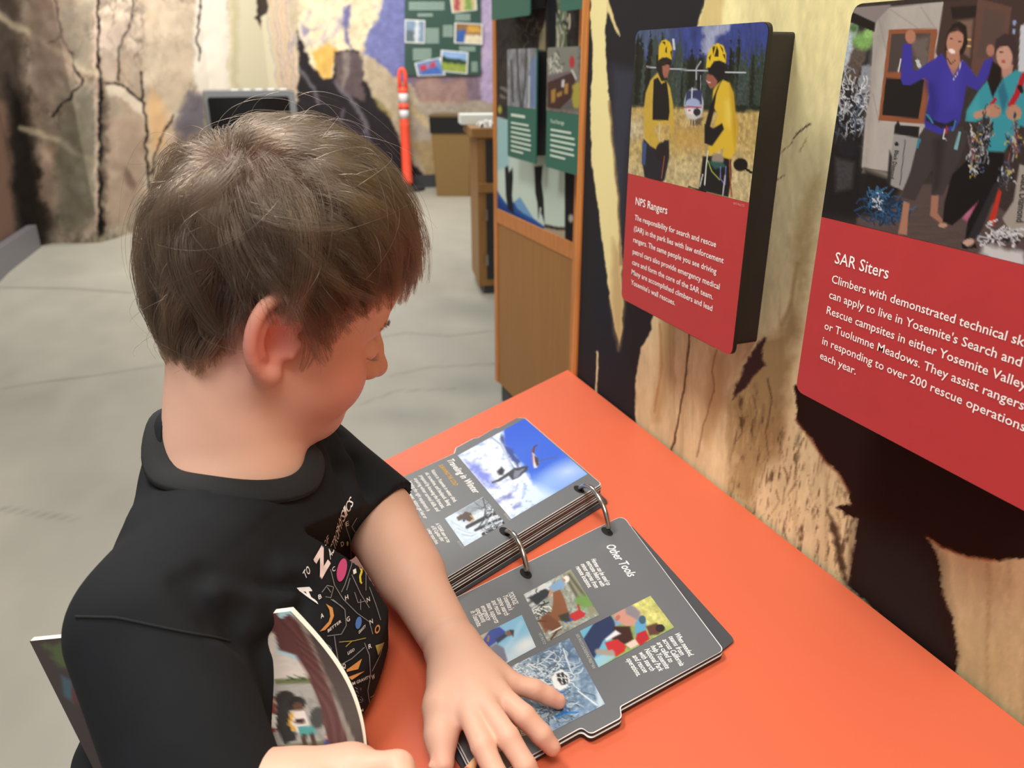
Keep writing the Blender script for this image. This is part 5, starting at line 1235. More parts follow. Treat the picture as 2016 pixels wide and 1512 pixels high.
TH = [(884, 1330, .022), (872, 1392, .021), (868, 1448, .014), (872, 1506, .0075)]
body.chain([hp_(*p) for p in TH], [.0165, .0128, .0100, .0076], .008)
a, b = hp_(*TH[2]), hp_(*TH[3]); d = (b-a)/np.linalg.norm(b-a); sd = V3(1, 0, 0)-d*d[0]; sd /= np.linalg.norm(sd); up_ = np.cross(sd, d); up_ *= np.sign(up_[2])
body.ell(b-sd*.0055+up_*.003, (.006, .0046, .0014), np.stack([d, sd, up_], 1), .0012)
# ---- right hand, closed on the booklet's lower edge
rd = (RWR-RE)/np.linalg.norm(RWR-RE); PALM = RWR+rd*.036
body.cap(RWR, PALM, .0225, .0235, .012)
rs_ = V3(0, 0, 1)-rd*rd[2]; rs_ /= np.linalg.norm(rs_); rn = np.cross(rd, rs_)     # rs_ up, rn away from the torso or toward it
for k in range(4):
    b0 = PALM+rd*(.012-.002*abs(k-1.5))+rs_*(.015-.0125*k)*.9
    P = [b0, b0+rd*.022+rn*.004, b0+rd*.028+rn*.022, b0+rd*.010+rn*.030, b0-rd*.004+rn*.026]
    body.chain(P, [.0092, .0086, .0080, .0074, .0064], .005)
body.chain([RWR+rs_*.008+rd*.008, RWR+rs_*.014+rd*.028+rn*.016, RWR+rs_*.014+rd*.048+rn*.026, RWR+rs_*.010+rd*.060+rn*.032], [.0125, .0105, .0092, .0072], .005)

HF = [-.11, -.055, -.040, -.030, -.018, .004, .012, .024, .030, .045, .060, .075, .10]
HUv = [-.042, -.046, -.034, -.004, .024, .030, .002, .002, .028, .036, .050, .060, .062]
def scalp_mask(q):
    h = np.interp(q[:, 0], HF, HUv)-.010*np.clip(np.abs(q[:, 1])/.07, 0, 1)*np.clip((q[:, 0]-.05)/.03, 0, 1)
    return np.clip((q[:, 2]-h)/.006, 0, 1)*(np.abs(q[:, 1]) < .0735)*(q[:, 2] > -.06)
boy = empty('person', (-.03, .52, 0), 'boy with brown hair in a black T-shirt leaning over the open binder', 'person')
Vb, Fb = body.mesh()
def skin_colours(V):
    c = np.tile(lin('#dfb09a'), (len(V), 1)); q = (V-HO)@HR
    def blot(P, r, col, a):
        d = np.linalg.norm(V-P, axis=1); w = (np.exp(-(d/r)**2)*a)[:, None]; c[:] = c*(1-w)+np.array(lin(col))*w
    for s in (-1, 1):
        blot(hd(.050, s*.045, -.022), .034, '#d97f6c', .75); blot(hd(-.012, s*.072, .0), .028, '#e07a70', .85)
    blot(hd(.095, 0, -.020), .018, '#d98873', .6)
    lip = (np.abs(q[:, 1]) < .019) & (q[:, 0] > .07) & (q[:, 2] < -.037) & (q[:, 2] > -.059)
    c[lip] = np.array(lin('#c46a60'))
    for n_, P in FG.items(): blot(hp_(*P[3]), .008, '#e09a8a', .45); blot(hp_(*P[1]), .008, '#d99a80', .35)
    blot(hp_(*TH[3]), .009, '#e09a8a', .45)
    n = fbm(V[:, 0]*40, V[:, 1]*40, V[:, 2]*40, o=3, seed=5)
    sc = scalp_mask(q)[:, None]*.9
    c[:] = c*(1-sc)+np.array(lin('#4a382c'))*sc
    return c*(1+.035*n)[:, None]
skin = mat('child_skin', rough=.5, spec=.35, attr='Col', gain=.93, sss=.12, bump=.05, bscale=900)
bo = mesh('body', Vb, Fb, skin, boy, smooth=True, col=skin_colours(Vb))

# ---- T-shirt
cloth = mat('black_cotton', '#191b1f', rough=.85, spec=.2, bump=.12, bscale=1800, var=.12, vscale=30)
def wrinkle(x, y, z):
    return .0022*np.sin((x*.7+z*1.2-y*.5)*58+2.2*np.sin(z*24+y*18))*np.exp(-((z-.80)/.09)**2)
SH = Vol((-.22, .24, .50), (.24, .80, 1.0), .0024)
SC_ = [(-.055, .515), (-.050, .512), (-.044, .512), (-.040, .512), (-.006, .512), (-.004, .520), (-.006, .535), (-.004, .548), (-.002, .556)]
SH.loft([.53, .62, .72, .772, .792, .83, .87, .905, .935], SC_, [(.076, .108), (.078, .109), (.078, .109), (.080, .109), (.098, .116), (.101, .117), (.093, .114), (.070, .108), (.045, .085)], cf[:2], .0, wr=wrinkle)
sd_ = lambda P, o: P+o
SH.cap(NB+V3(-.006, 0, -.026), RS+V3(.02, .03, .002), .050, .044, .03); SH.cap(NB+V3(0, 0, -.026), LS+V3(-.01, -.02, .002), .050, .041, .03)
rarm = (RE-RS); rl = np.linalg.norm(rarm); rarm /= rl
SH.cap(RS, RS+rarm*.16, .046, .041, .02)
larm = (LE-LS); ll = np.linalg.norm(larm); larm /= ll
SH.cap(LS, LE+larm*.03, .042, .0425, .02)
# hem cuts and hollows
def halfspace(P, n): return lambda x, y, z: -((x-P[0])*n[0]+(y-P[1])*n[1]+(z-P[2])*n[2])
SH.put(halfspace(LE+larm*.004, larm), LE+larm*.03-.08, LE+larm*.03+.08, 0, 'sub')
SH.put(halfspace(RS+rarm*.150, rarm), RS+rarm*.2-.07, RS+rarm*.2+.07, 0, 'sub')
SH.cap(LE-larm*.004, LE+larm*.06, .034, .038, 0, 'sub')
SH.cap(RS+rarm*.11, RS+rarm*.24, .037, .038, 0, 'sub')
# neck opening
nd = hd(-.025, 0, -.03)-NB+V3(.030, -.020, 0); nd /= np.linalg.norm(nd)
NC = NB+V3(.003, -.002, .010)
SH.cap(NB+V3(-.030, .004, -.045), NB+V3(-.034, .012, .022), .034, .020, .03); SH.cap(NB+V3(-.020, .040, -.04), NB+V3(-.026, .036, .012), .030, .018, .03)
SH.cap(NC-nd*.003, NC+nd*.12, .052, .060, .004, 'sub')
# keep clear of the body underneath (hollow shell near the neck)
Vs, Fs = SH.mesh()
_b = BVHTree.FromPolygons([tuple(v) for v in Vs], [tuple(f) for f in Fs])
def crease(px, r, k, out, op='sub'):
    P = []
    for q in px:
        d = Vector(ray(*q)).normalized(); h = _b.ray_cast(Vector(CAMP), d)
        if h[0] is None: continue
        n = h[1] if h[1].dot(d) < 0 else -h[1]; P.append(np.array(h[0])+np.array(n)*out)
    for a, b in zip(P[:-1], P[1:]):
        if np.linalg.norm(a-b) < .09: SH.cap(a, b, r, r, k, op)
for q in ([(400, 1130), (455, 1180), (530, 1205), (590, 1185)], [(455, 1245), (520, 1225), (575, 1195)], [(360, 1150), (420, 1225), (470, 1262)], [(596, 1140), (560, 1165), (520, 1168)], [(668, 858), (690, 905), (712, 965)], [(640, 862), (668, 925), (690, 985)], [(330, 900), (420, 930), (520, 950)]): crease(q, .0055, .010, .0036)
for q in ([(430, 1165), (500, 1192), (570, 1180)], [(480, 1243), (545, 1218)], [(655, 860), (680, 915), (702, 975)], [(560, 1120), (600, 1120), (640, 1150)]): crease(q, .0045, .012, -.0022, 'add')
Vs, Fs = SH.mesh()
sh = mesh('t_shirt', Vs, Fs, cloth, boy, smooth=True)

SHB = BVHTree.FromPolygons([tuple(v) for v in Vs], [tuple(f) for f in Fs])
def on_shirt(px, py, off=.0007):
    d = Vector(ray(px, py)); d.normalize()
    h = SHB.ray_cast(Vector(CAMP), d)
    if h[0] is None: return None
    n = h[1] if h[1].dot(d) < 0 else -h[1]
    return np.array(h[0])+np.array(n)*off-np.array(d)*off*.4
# collar: a ribbed band round the neck opening
ang = np.linspace(0, 2*math.pi, 61)[:-1]
e1 = np.cross(nd, V3(0, 1, 0)); e1 /= np.linalg.norm(e1); e2 = np.cross(nd, e1)
rim = []
def sdf(P):
    i = np.clip(((P-SH.lo)/SH.h), 0, np.array(SH.S.shape)-2); j = i.astype(int); f_ = i-j; r_ = 0
    for q in np.ndindex(2, 2, 2): r_ += SH.S[j[0]+q[0], j[1]+q[1], j[2]+q[2]]*np.prod([f_[m] if q[m] else 1-f_[m] for m in range(3)])
    return r_
for t in ang:
    dv = e1*math.cos(t)+e2*math.sin(t); hit = NC+dv*.054
    for s_ in np.linspace(.075, -.046, 150):
        rr_ = .052+.008*s_/.12 if s_ > 0 else math.sqrt(max(.052**2-s_*s_, 1e-6))
        p_ = NC+nd*s_+dv*(rr_+.004)
        if sdf(p_) < 0: hit = p_-dv*.004; break
    rim.append(hit)
rim = np.array(rim)
for _ in range(10): rim = (np.roll(rim, 1, 0)+2*rim+np.roll(rim, -1, 0))/4
CVv, CFv = [], []
for i in range(60):
    dv = rim[i]-NC; dv -= nd*(dv@nd); dv /= np.linalg.norm(dv)
    t_ = math.radians(0)
    for a_, b_ in ((-.0022, .0020), (-.0008, .0032), (.002, .0030), (.008, .0004), (.0145, -.0045), (.0145, -.0085), (-.0022, -.004)):
        CVv.append(rim[i]+dv*a_+nd*b_)
m_ = 7
CFv = [(i*m_+k, i*m_+(k+1) % m_, ((i+1) % 60)*m_+(k+1) % m_, ((i+1) % 60)*m_+k) for i in range(60) for k in range(m_)]
mesh('collar', CVv, CFv, mat('black_rib_knit', '#17191c', rough=.9, bump=.3, bscale=1500, stretch=(1, 1, .15)), sh, smooth=True)

# ---- hair
def build_hair():
    rng = np.random.default_rng(11)
    q = (Vb-HO)@HR
    idx = np.nonzero((scalp_mask(q) > .5))[0]
    RADI = V3(.086, .0735, .077); C0 = V3(-.001, 0, .049)
    W = V3(-.062, -.020, .100)
    g = HR.T@V3(0, 0, -1.0)
    def rad(d):
        r = np.tile(RADI, (len(d), 1)); r[:, 2] = np.where(d[:, 2] < 0, .112, RADI[2]); return r
    def enorm(p):
        n = (p-C0)/rad(p-C0)**2; return n/np.linalg.norm(n, axis=1, keepdims=True)
    def esurf(p):
        d = p-C0; return C0+d/np.linalg.norm(d/rad(d), axis=1, keepdims=True)
    def grow(root, hgt, Ls, jit, steps=11, curl=0):
        """root (n,3) head-local -> (n,steps,3)"""
        P = np.zeros((len(root), steps, 3)); p = root.copy(); base = esurf(p); under = (p-base)
        prev = None
        for i in range(steps):
            n = enorm(base)
            h = hgt*(1-np.exp(-i*.8))
            fall = np.clip((.028-base[:, 2])/.05, 0, 1)
            P[:, i] = base+n*(h*(1-.35*fall*(i/steps)))[:, None]+under*(max(0, 1-i/3))
            a = base-W; a -= n*(a*n).sum(1, keepdims=True); la = np.linalg.norm(a, axis=1, keepdims=True)+1e-6; a /= la
            gg = g-n*(n@g)[:, None]
            fw = V3(1, 0, 0)-n*n[:, :1]
            top = np.clip((base[:, 2:3]-.06)/.06, 0, 1)
            d = a*1.0+gg*.75+fw*(.55*top)+fw*(.28*(1-top))*(base[:, :1] > -.03)-fw*.30*(1-top)*(base[:, :1] < -.045)
            d /= np.linalg.norm(d, axis=1, keepdims=True)+1e-9
            b = np.cross(n, d); ca, sa = np.cos(jit+curl*i/steps)[:, None], np.sin(jit+curl*i/steps)[:, None]
            d = d*ca+b*sa
            d = d if prev is None else .55*d+.45*prev
            d /= np.linalg.norm(d, axis=1, keepdims=True)+1e-9; prev = d
            base = esurf(base+d*(Ls/steps)[:, None])
        return P
    BF = [-.12, -.075, -.058, -.044, -.034, -.022, -.010, .002, .010, .018, .026, .036, .048, .062, .08, .12]
    BU = [-.060, -.062, -.060, -.048, -.022, .014, .018, .012, -.004, -.016, -.002, .028, .044, .054, .058, .058]
    def trim(P, jit):
        n, s = P.shape[:2]
        lim = np.interp(P[:, :, 0], BF, BU)+jit[:, None]-.022*np.clip((P[:, :, 1]-.004)/.02, 0, 1)*(P[:, :, 0] > .05)
        bad = P[:, :, 2] < lim; k = np.where(bad.any(1), bad.argmax(1), s-1).astype(float)
        k = np.maximum(k, 2.0)
        t = np.linspace(0, 1, s)[None]*k[:, None]; i = np.minimum(t.astype(int), s-2); f = (t-i)[:, :, None]; r = np.arange(n)[:, None]
        return P[r, i]*(1-f)+P[r, i+1]*f
    def length(p):
        L = .074+.020*np.clip((p[:, 2]-.06)/.06, 0, 1)
        L = L-.016*np.clip((-.005-p[:, 2])/.035, 0, 1)
        near = np.clip(1-np.abs(p[:, 0]+.005)/.03, 0, 1)*np.clip((.06-p[:, 2])/.03, 0, 1)
        L = L-.004*near-.006*near*(p[:, 2] < .04)
        L = L-.012*np.clip((p[:, 0]-.035)/.04, 0, 1)
        return L
    ng = 520
    gi = rng.choice(idx, ng, replace=False); G = q[gi]
    gj = rng.normal(0, .24, ng)+.35*fbm(G[:, 0]*38, G[:, 1]*38, G[:, 2]*38, o=2, seed=3)
    gh = (rng.uniform(.006, .019, ng)+.004*np.clip((G[:, 2]-.05)/.05, 0, 1))*(1-.55*np.clip((G[:, 0]-.015)/.045, 0, 1)); gL = length(G)*rng.uniform(.82, 1.18, ng)
    gc = rng.normal(0, .35, ng)
    gh = gh+.009*np.clip(1-np.abs(G[:, 0]+.010)/.032, 0, 1)*np.clip((.075-G[:, 2])/.03, 0, 1)+.003*np.clip((G[:, 2]-.09)/.03, 0, 1)-.003*np.clip((-.05-G[:, 0])/.03, 0, 1); gt = rng.normal(0, .0055, ng); GP = trim(grow(G, gh, gL, gj, curl=gc), gt)
    N = 24000
    ri = rng.choice(idx, N); root = q[ri]+rng.normal(0, .0011, (N, 3))
    d2 = ((root[:, None, ::1][:, 0][:, None]-G[None])**2).sum(2) if False else None
    near = np.empty(N, int)
    for s in range(0, N, 2000): near[s:s+2000] = ((root[s:s+2000, None]-G[None])**2).sum(2).argmin(1)
    jit = gj[near]+rng.normal(0, .09, N)
    hg = gh[near]*rng.uniform(.45, 1.12, N); L = gL[near]*rng.uniform(.85, 1.08, N)
    fly = rng.random(N) < .022
    hg[fly] *= rng.uniform(1.2, 1.9, fly.sum()); jit[fly] += rng.normal(0, .6, fly.sum())
    P = trim(grow(root, hg, L, jit, curl=gc[near]), gt[near]+rng.normal(0, .002, N))
    st = P.shape[1]; w = np.linspace(0, 1, st)**1.1
    cl = np.where(fly, 0, rng.uniform(.6, .96, N))
    tgt = GP[near]+(P[:, :1]-GP[near][:, :1])*.13+rng.normal(0, .0005, (N, 1, 3))
    c_ = (cl[:, None]*w[None])[:, :, None]
    P = P*(1-c_)+tgt*c_
    # a few loose tips lift off the tousled crown
    tone = rng.uniform(.35, 2.2, ng)[near]*rng.uniform(.85, 1.15, N)
    return P, tone
HP, TONE = build_hair()
HN, HS = HP.shape[:2]
HWp = HO+HP.reshape(-1, 3)@HR.T
hc = bpy.data.hair_curves.new('hair')
hc.add_curves([HS]*HN)
hc.attributes['position'].data.foreach_set('vector', (HWp-woff(boy)).astype(np.float32).ravel())
ra = hc.attributes.get('radius') or hc.attributes.new('radius', 'FLOAT', 'POINT')
ra.data.foreach_set('value', np.tile(np.linspace(1, .35, HS)*.00011, HN).astype(np.float32))
hc.attributes.new('tone', 'FLOAT', 'CURVE').data.foreach_set('value', TONE.astype(np.float32))
hm = bpy.data.materials.new('brown_hair'); hm.use_nodes = True
nt = hm.node_tree; nt.nodes.clear()
out = nt.nodes.new('ShaderNodeOutputMaterial'); hb = nt.nodes.new('ShaderNodeBsdfHairPrincipled')
hb.model = 'CHIANG'; hb.parametrization = 'COLOR'
hb.inputs['Color'].default_value = (*lin('#352a21'), 1)
hb.inputs['Roughness'].default_value = .2; hb.inputs['Radial Roughness'].default_value = .5
hb.inputs['Random Roughness'].default_value = .1
at = nt.nodes.new('ShaderNodeAttribute'); at.attribute_name = 'tone'
mx = nt.nodes.new('ShaderNodeMix'); mx.data_type = 'RGBA'; mx.blend_type = 'MULTIPLY'; mx.inputs[0].default_value = 1; mx.inputs[6].default_value = (*lin('#352a21'), 1)
nt.links.new(at.outputs['Fac'], mx.inputs[7]); nt.links.new(mx.outputs[2], hb.inputs['Color'])
nt.links.new(hb.outputs[0], out.inputs[0])
hc.materials.append(hm)
ho = bpy.data.objects.new('hair', hc); COL.objects.link(ho); ho.parent = boy
def strands(name, P, r, parent):
    n, s = P.shape[:2]; c = bpy.data.hair_curves.new(name); c.add_curves([s]*n)
    c.attributes['position'].data.foreach_set('vector', (HO+P.reshape(-1, 3)@HR.T-woff(parent)).astype(np.float32).ravel())
    a = c.attributes.get('radius') or c.attributes.new('radius', 'FLOAT', 'POINT'); a.data.foreach_set('value', np.tile(np.linspace(1, .3, s)*r, n).astype(np.float32))
    c.attributes.new('tone', 'FLOAT', 'CURVE').data.foreach_set('value', np.full(n, .8, np.float32)); c.materials.append(hm); o = bpy.data.objects.new(name, c); COL.objects.link(o); o.parent = parent; return o
rg = np.random.default_rng(5)
for s in (-1, 1):
    n = 46; t = np.linspace(0, 1, n); P = np.zeros((n, 5, 3))
    for k in range(5):
        P[:, k] = np.stack([.0815-.010*t**1.6+k*.0022, s*(.017+.027*t), -.0035-.0015*np.sin(t*3.14)-k*.0009+.0004*k*k*.6], 1)
    strands('eyelashes', P, .00011, bo)
    n = 160; t = rg.random(n); P = np.zeros((n, 5, 3)); b0 = np.stack([.0885-.015*t**2, s*(.010+.032*t), .0185+.006*np.sin(t*2.6)+rg.normal(0, .0014, n)], 1)
    for k in range(5): P[:, k] = b0+np.stack([-.0006*k*t+.0004, s*(.0018*k)*np.ones(n), .0006*k*(1-t)-.0003*k], 1)
    strands('eyebrow', P, .00009, bo)

# ---- printed letters and drawings on the shirt front
K4 = lambda x, y: (540+x/2.908, 960+y/2.908)
def decal(name, tris2d, m):
    """triangles in traced coordinates laid onto the shirt"""
    V, Fc = [], []
    for tri in tris2d:
        P = [on_shirt(*q) for q in tri]
        if any(p is None for p in P): continue
        if max(np.linalg.norm(P[0]-P[1]), np.linalg.norm(P[1]-P[2]), np.linalg.norm(P[0]-P[2])) > .03: continue
        n = len(V); V += P; Fc.append((n, n+1, n+2))
    if V: mesh(name, V, Fc, m, sh)
def split(tri, mx):
    a, b, c = [np.asarray(q, float) for q in tri]
    L = [np.linalg.norm(a-b), np.linalg.norm(b-c), np.linalg.norm(c-a)]; k = int(np.argmax(L))
    if L[k] <= mx: return [(a, b, c)]
    if k == 0: m = (a+b)/2; return split((a, m, c), mx)+split((m, b, c), mx)
    if k == 1: m = (b+c)/2; return split((a, b, m), mx)+split((a, m, c), mx)
    m = (c+a)/2; return split((a, b, m), mx)+split((m, b, c), mx)
def letters2d(txt, a, b, up, bold=0):
    V, Fc = glyphs(txt); x0, x1 = V[:, 0].min(), V[:, 0].max(); a, b, up = np.array(a, float), np.array(b, float), np.array(up, float); out = []
    P = a+np.outer((V[:, 0]-x0)/(x1-x0), b-a)+np.outer(V[:, 1]/CAP, up)
    for f in Fc:
        for i in range(1, len(f)-1): out += split([K4(*P[f[0]]), K4(*P[f[i]]), K4(*P[f[i+1]])], 5)
    return out
def stroke2d(pts, w):
    P = np.array(pts, float); out = []
    for a, b in zip(P[:-1], P[1:]):
        d = b-a; n = np.array((-d[1], d[0]))/max(np.linalg.norm(d), 1e-6)*w/2
        out += split([K4(*(a+n)), K4(*(b+n)), K4(*(b-n))], 6)+split([K4(*(a+n)), K4(*(b-n)), K4(*(a-n))], 6)
    return out
def ell2d(c, rx, ry, rot=0, hole=0):
    ca, sa = math.cos(math.radians(rot)), math.sin(math.radians(rot)); n = 22; f = lambda t, k: (c[0]+k*(rx*math.cos(t)*ca-ry*math.sin(t)*sa), c[1]+k*(rx*math.cos(t)*sa+ry*math.sin(t)*ca)); out = []
    for i in range(n):
        t, u_ = 2*math.pi*i/n, 2*math.pi*(i+1)/n
        if hole: out += [[K4(*f(t, 1)), K4(*f(u_, 1)), K4(*f(u_, hole))], [K4(*f(t, 1)), K4(*f(u_, hole)), K4(*f(t, hole))]]
        else: out += split([K4(*c), K4(*f(t, 1)), K4(*f(u_, 1))], 6)
    return out
def poly2d(pts):
    out = []
    for i in range(1, len(pts)-1): out += split([K4(*pts[0]), K4(*pts[i]), K4(*pts[i+1])], 6)
    return out
ink = mat('white_shirt_ink', '#e9e5e4', rough=.8); pinkish = mat('pale_pink_shirt_ink', '#ecd6d6', rough=.8); greyink = mat('grey_shirt_ink', '#85858a', rough=.85)
decal('lettering', [t for q in (-5, 0, 5) for t in letters2d('A', (243+q, 664+q), (204+q, 572+q), (-96, -38))], ink)
for q in (('T', (176, 524), (190, 504), (-18, -40)), ('O', (192, 502), (206, 482), (-18, -40)), ('O', (288, 342), (299, 324), (-8, -38)), ('F', (302, 319), (312, 302), (-8, -38))): decal('lettering', letters2d(*q), ink)
decal('lettering', [t for q in (-5, 0, 5) for t in letters2d('Z', (262+q, 520+q), (314+q, 430+q), (-42, -100))], pinkish)
ast = []
for ch, a, b in zip('ASTROPHYSICS', [(318, 415), (330, 385), (341, 358), (352, 330), (360, 302), (367, 275), (373, 252), (380, 225), (390, 198), (405, 168), (416, 148), (436, 120)], [(330, 388), (342, 360), (352, 335), (361, 306), (370, 280), (375, 257), (383, 230), (392, 202), (406, 172), (416, 152), (436, 122), (452, 98)]):
    ast += letters2d(ch, a, b, (-16, -52))
decal('lettering', ast, ink)
small = lambda t_: decal('lettering', t_, ink)
for ch, c in (('C', (338, 472)), ('E', (416, 206)), ('A', (272, 738)), ('B', (260, 628)), ('G', (420, 757)), ('H', (412, 634)), ('J', (463, 362)), ('D', (388, 322)), ('I', (458, 485)), ('N', (535, 645)), ('N', (552, 772)), ('Q', (397, 1024)), ('R', (545, 912)), ('V', (387, 1192)), ('W', (563, 1086)), ('Z', (560, 1255))):
    small(letters2d(ch, (c[0]-8, c[1]+14), (c[0]+9, c[1]+5), (-4, -27)))
for tx, a, b in (('LIGO', (418, 958), (456, 934)), ('QUANTUM GRAVITY', (364, 1166), (546, 1088)), ('VACUUM', (424, 1318), (506, 1278)), ('LAWS', (300, 1032), (356, 1002)), ('BETTER', (304, 830), (380, 772)), ('GRAVITY', (480, 840), (520, 800)), ('COMPLEX', (456, 318), (502, 256))): small(letters2d(tx, a, b, (-3, -17)))
lines = []
for q in ([(318, 470), (340, 560), (390, 640), (470, 720), (540, 770), (560, 840)], [(330, 640), (400, 700), (408, 790), (380, 840), (300, 850)], [(400, 200), (430, 290), (440, 440), (400, 560), (380, 600)], [(440, 500), (490, 610), (540, 690)], [(340, 850), (350, 920), (368, 1020), (366, 1150)], [(366, 1020), (440, 980), (512, 915)], [(512, 890), (540, 960), (546, 1080), (530, 1160), (545, 1260), (540, 1350)], [(540, 570), (580, 680), (605, 760)], [(455, 600), (475, 660), (520, 650)], [(490, 640), (490, 700)], [(470, 170), (440, 220), (470, 270), (495, 260)], [(500, 400), (500, 440)], [(520, 430), (520, 590)], [(430, 520), (410, 590)], [(560, 1190), (600, 1160), (610, 1230)], [(545, 1200), (580, 1180)], [(270, 600), (300, 560), (335, 570), (320, 630), (290, 625)], [(300, 570), (320, 600)], [(320, 640), (380, 680), (400, 700)], [(555, 1050), (600, 960), (620, 890)], [(580, 920), (620, 900)]): lines += stroke2d(q, 4)
R_ = random.Random(3)
for k in range(60): x_, y_ = R_.uniform(405, 500), R_.uniform(1140, 1290); lines += stroke2d([(x_, y_), (x_+5, y_+2)], 4)
lines += ell2d((285, 935), 42, 40, 20, .93)
decal('line_artwork', lines, greyink)
for nm, col, T_ in (('pink_artwork', '#c4487e', [ell2d((383, 474), 27, 68, 12)]), ('yellow_artwork', '#d8c832', [ell2d((502, 376), 17, 17, 0, .4), stroke2d([(488, 455), (497, 480), (487, 510), (490, 545), (498, 548)], 11), ell2d((416, 318), 6, 14)]), ('orange_artwork', '#c98a48', [poly2d([(292, 666), (330, 690), (338, 735), (312, 700)])+poly2d([(338, 735), (320, 780), (288, 815), (256, 825), (300, 790), (318, 740), (312, 700)]), poly2d([(410, 1044), (498, 980), (476, 1040), (412, 1055)]), poly2d([(420, 1085), (512, 1050), (440, 1102)]), ell2d((586, 812), 14, 26, 15, .6)]),
                   ('blue_artwork', '#4a74c0', [ell2d((478, 775), 17, 36, 10), poly2d([(262, 950), (325, 918), (318, 942)])]), ('gold_artwork', '#a99a4c', [stroke2d([(368, 885), (450, 878), (520, 862)], 4)+stroke2d([(405, 912), (440, 880)], 4), poly2d([(575, 905), (625, 885), (590, 960), (600, 920)])])):
    for t_ in T_: decal(nm, t_, mat(nm+'_ink', col, rough=.8))
# shoulder seam stitching
def seam(px):
    P = [on_shirt(*q, off=.0004) for q in px]; P = [p for p in P if p is not None]
    return MB().tube(P, .0008, 6) if len(P) > 2 else None
def along(pts, n=26):
    pts = np.array(pts, float); t = np.linspace(0, len(pts)-1, n); return np.stack([np.interp(t, range(len(pts)), pts[:, 0]), np.interp(t, range(len(pts)), pts[:, 1])], 1)
for q in ([(150, 1214), (230, 1216), (330, 1238), (400, 1252), (452, 1262)],):
    b_ = seam(along(q))
    if b_: b_.build('sleeve_seam', mat('black_stitching', '#121315', rough=.9), sh, smooth=True)

# ---- trousers and shoes (below the picture)
TR = Vol((-.22, .36, .06), (.12, .68, .60), .005)
hipc = V3(-.05, .515, .54)
TR.loft([.48, .545], [(-.055, .515), (-.055, .515)], [(.066, .098), (.070, .100)], cf[:2], .0)
for s_ in (-1, 1):
    h_ = hipc+cs_*s_*.048-z0*.05; kn = hipc+cs_*s_*.058+cf*.01-z0*.26; an = hipc+cs_*s_*.062-z0*.455
    TR.cap(h_, kn, .064, .052, .03); TR.cap(kn, an, .052, .045, .02)
Vt, Ft = TR.mesh(); mesh('trousers', Vt, Ft, mat('navy_trousers', '#2b3246', rough=.9), boy, smooth=True)
for s_ in (-1, 1):
    an = hipc+cs_*s_*.062-z0*.455
    SHV = Vol(an+V3(-.10, -.12, -.09), an+V3(.19, .12, .06), .004)
    g0 = V3(an[0], an[1], 0)
    SHV.ell(g0+cf*.02+V3(0, 0, .030), (.052, .035, .034), np.stack([cf, cs_, z0], 1), 0); SHV.ell(g0+cf*.085+V3(0, 0, .024), (.045, .036, .026), np.stack([cf, cs_, z0], 1), .02); SHV.cap(g0+V3(0, 0, .04), g0+V3(0, 0, .085), .034, .036, .02)
    SHV.put(lambda x, y, z: z+0*x+0*y, g0-.2, g0+.2, 0, 'sub')
    a_, b_ = SHV.mesh(); mesh('shoe', a_, b_, mat('grey_sneaker', '#6d7076', rough=.7), boy, smooth=True)

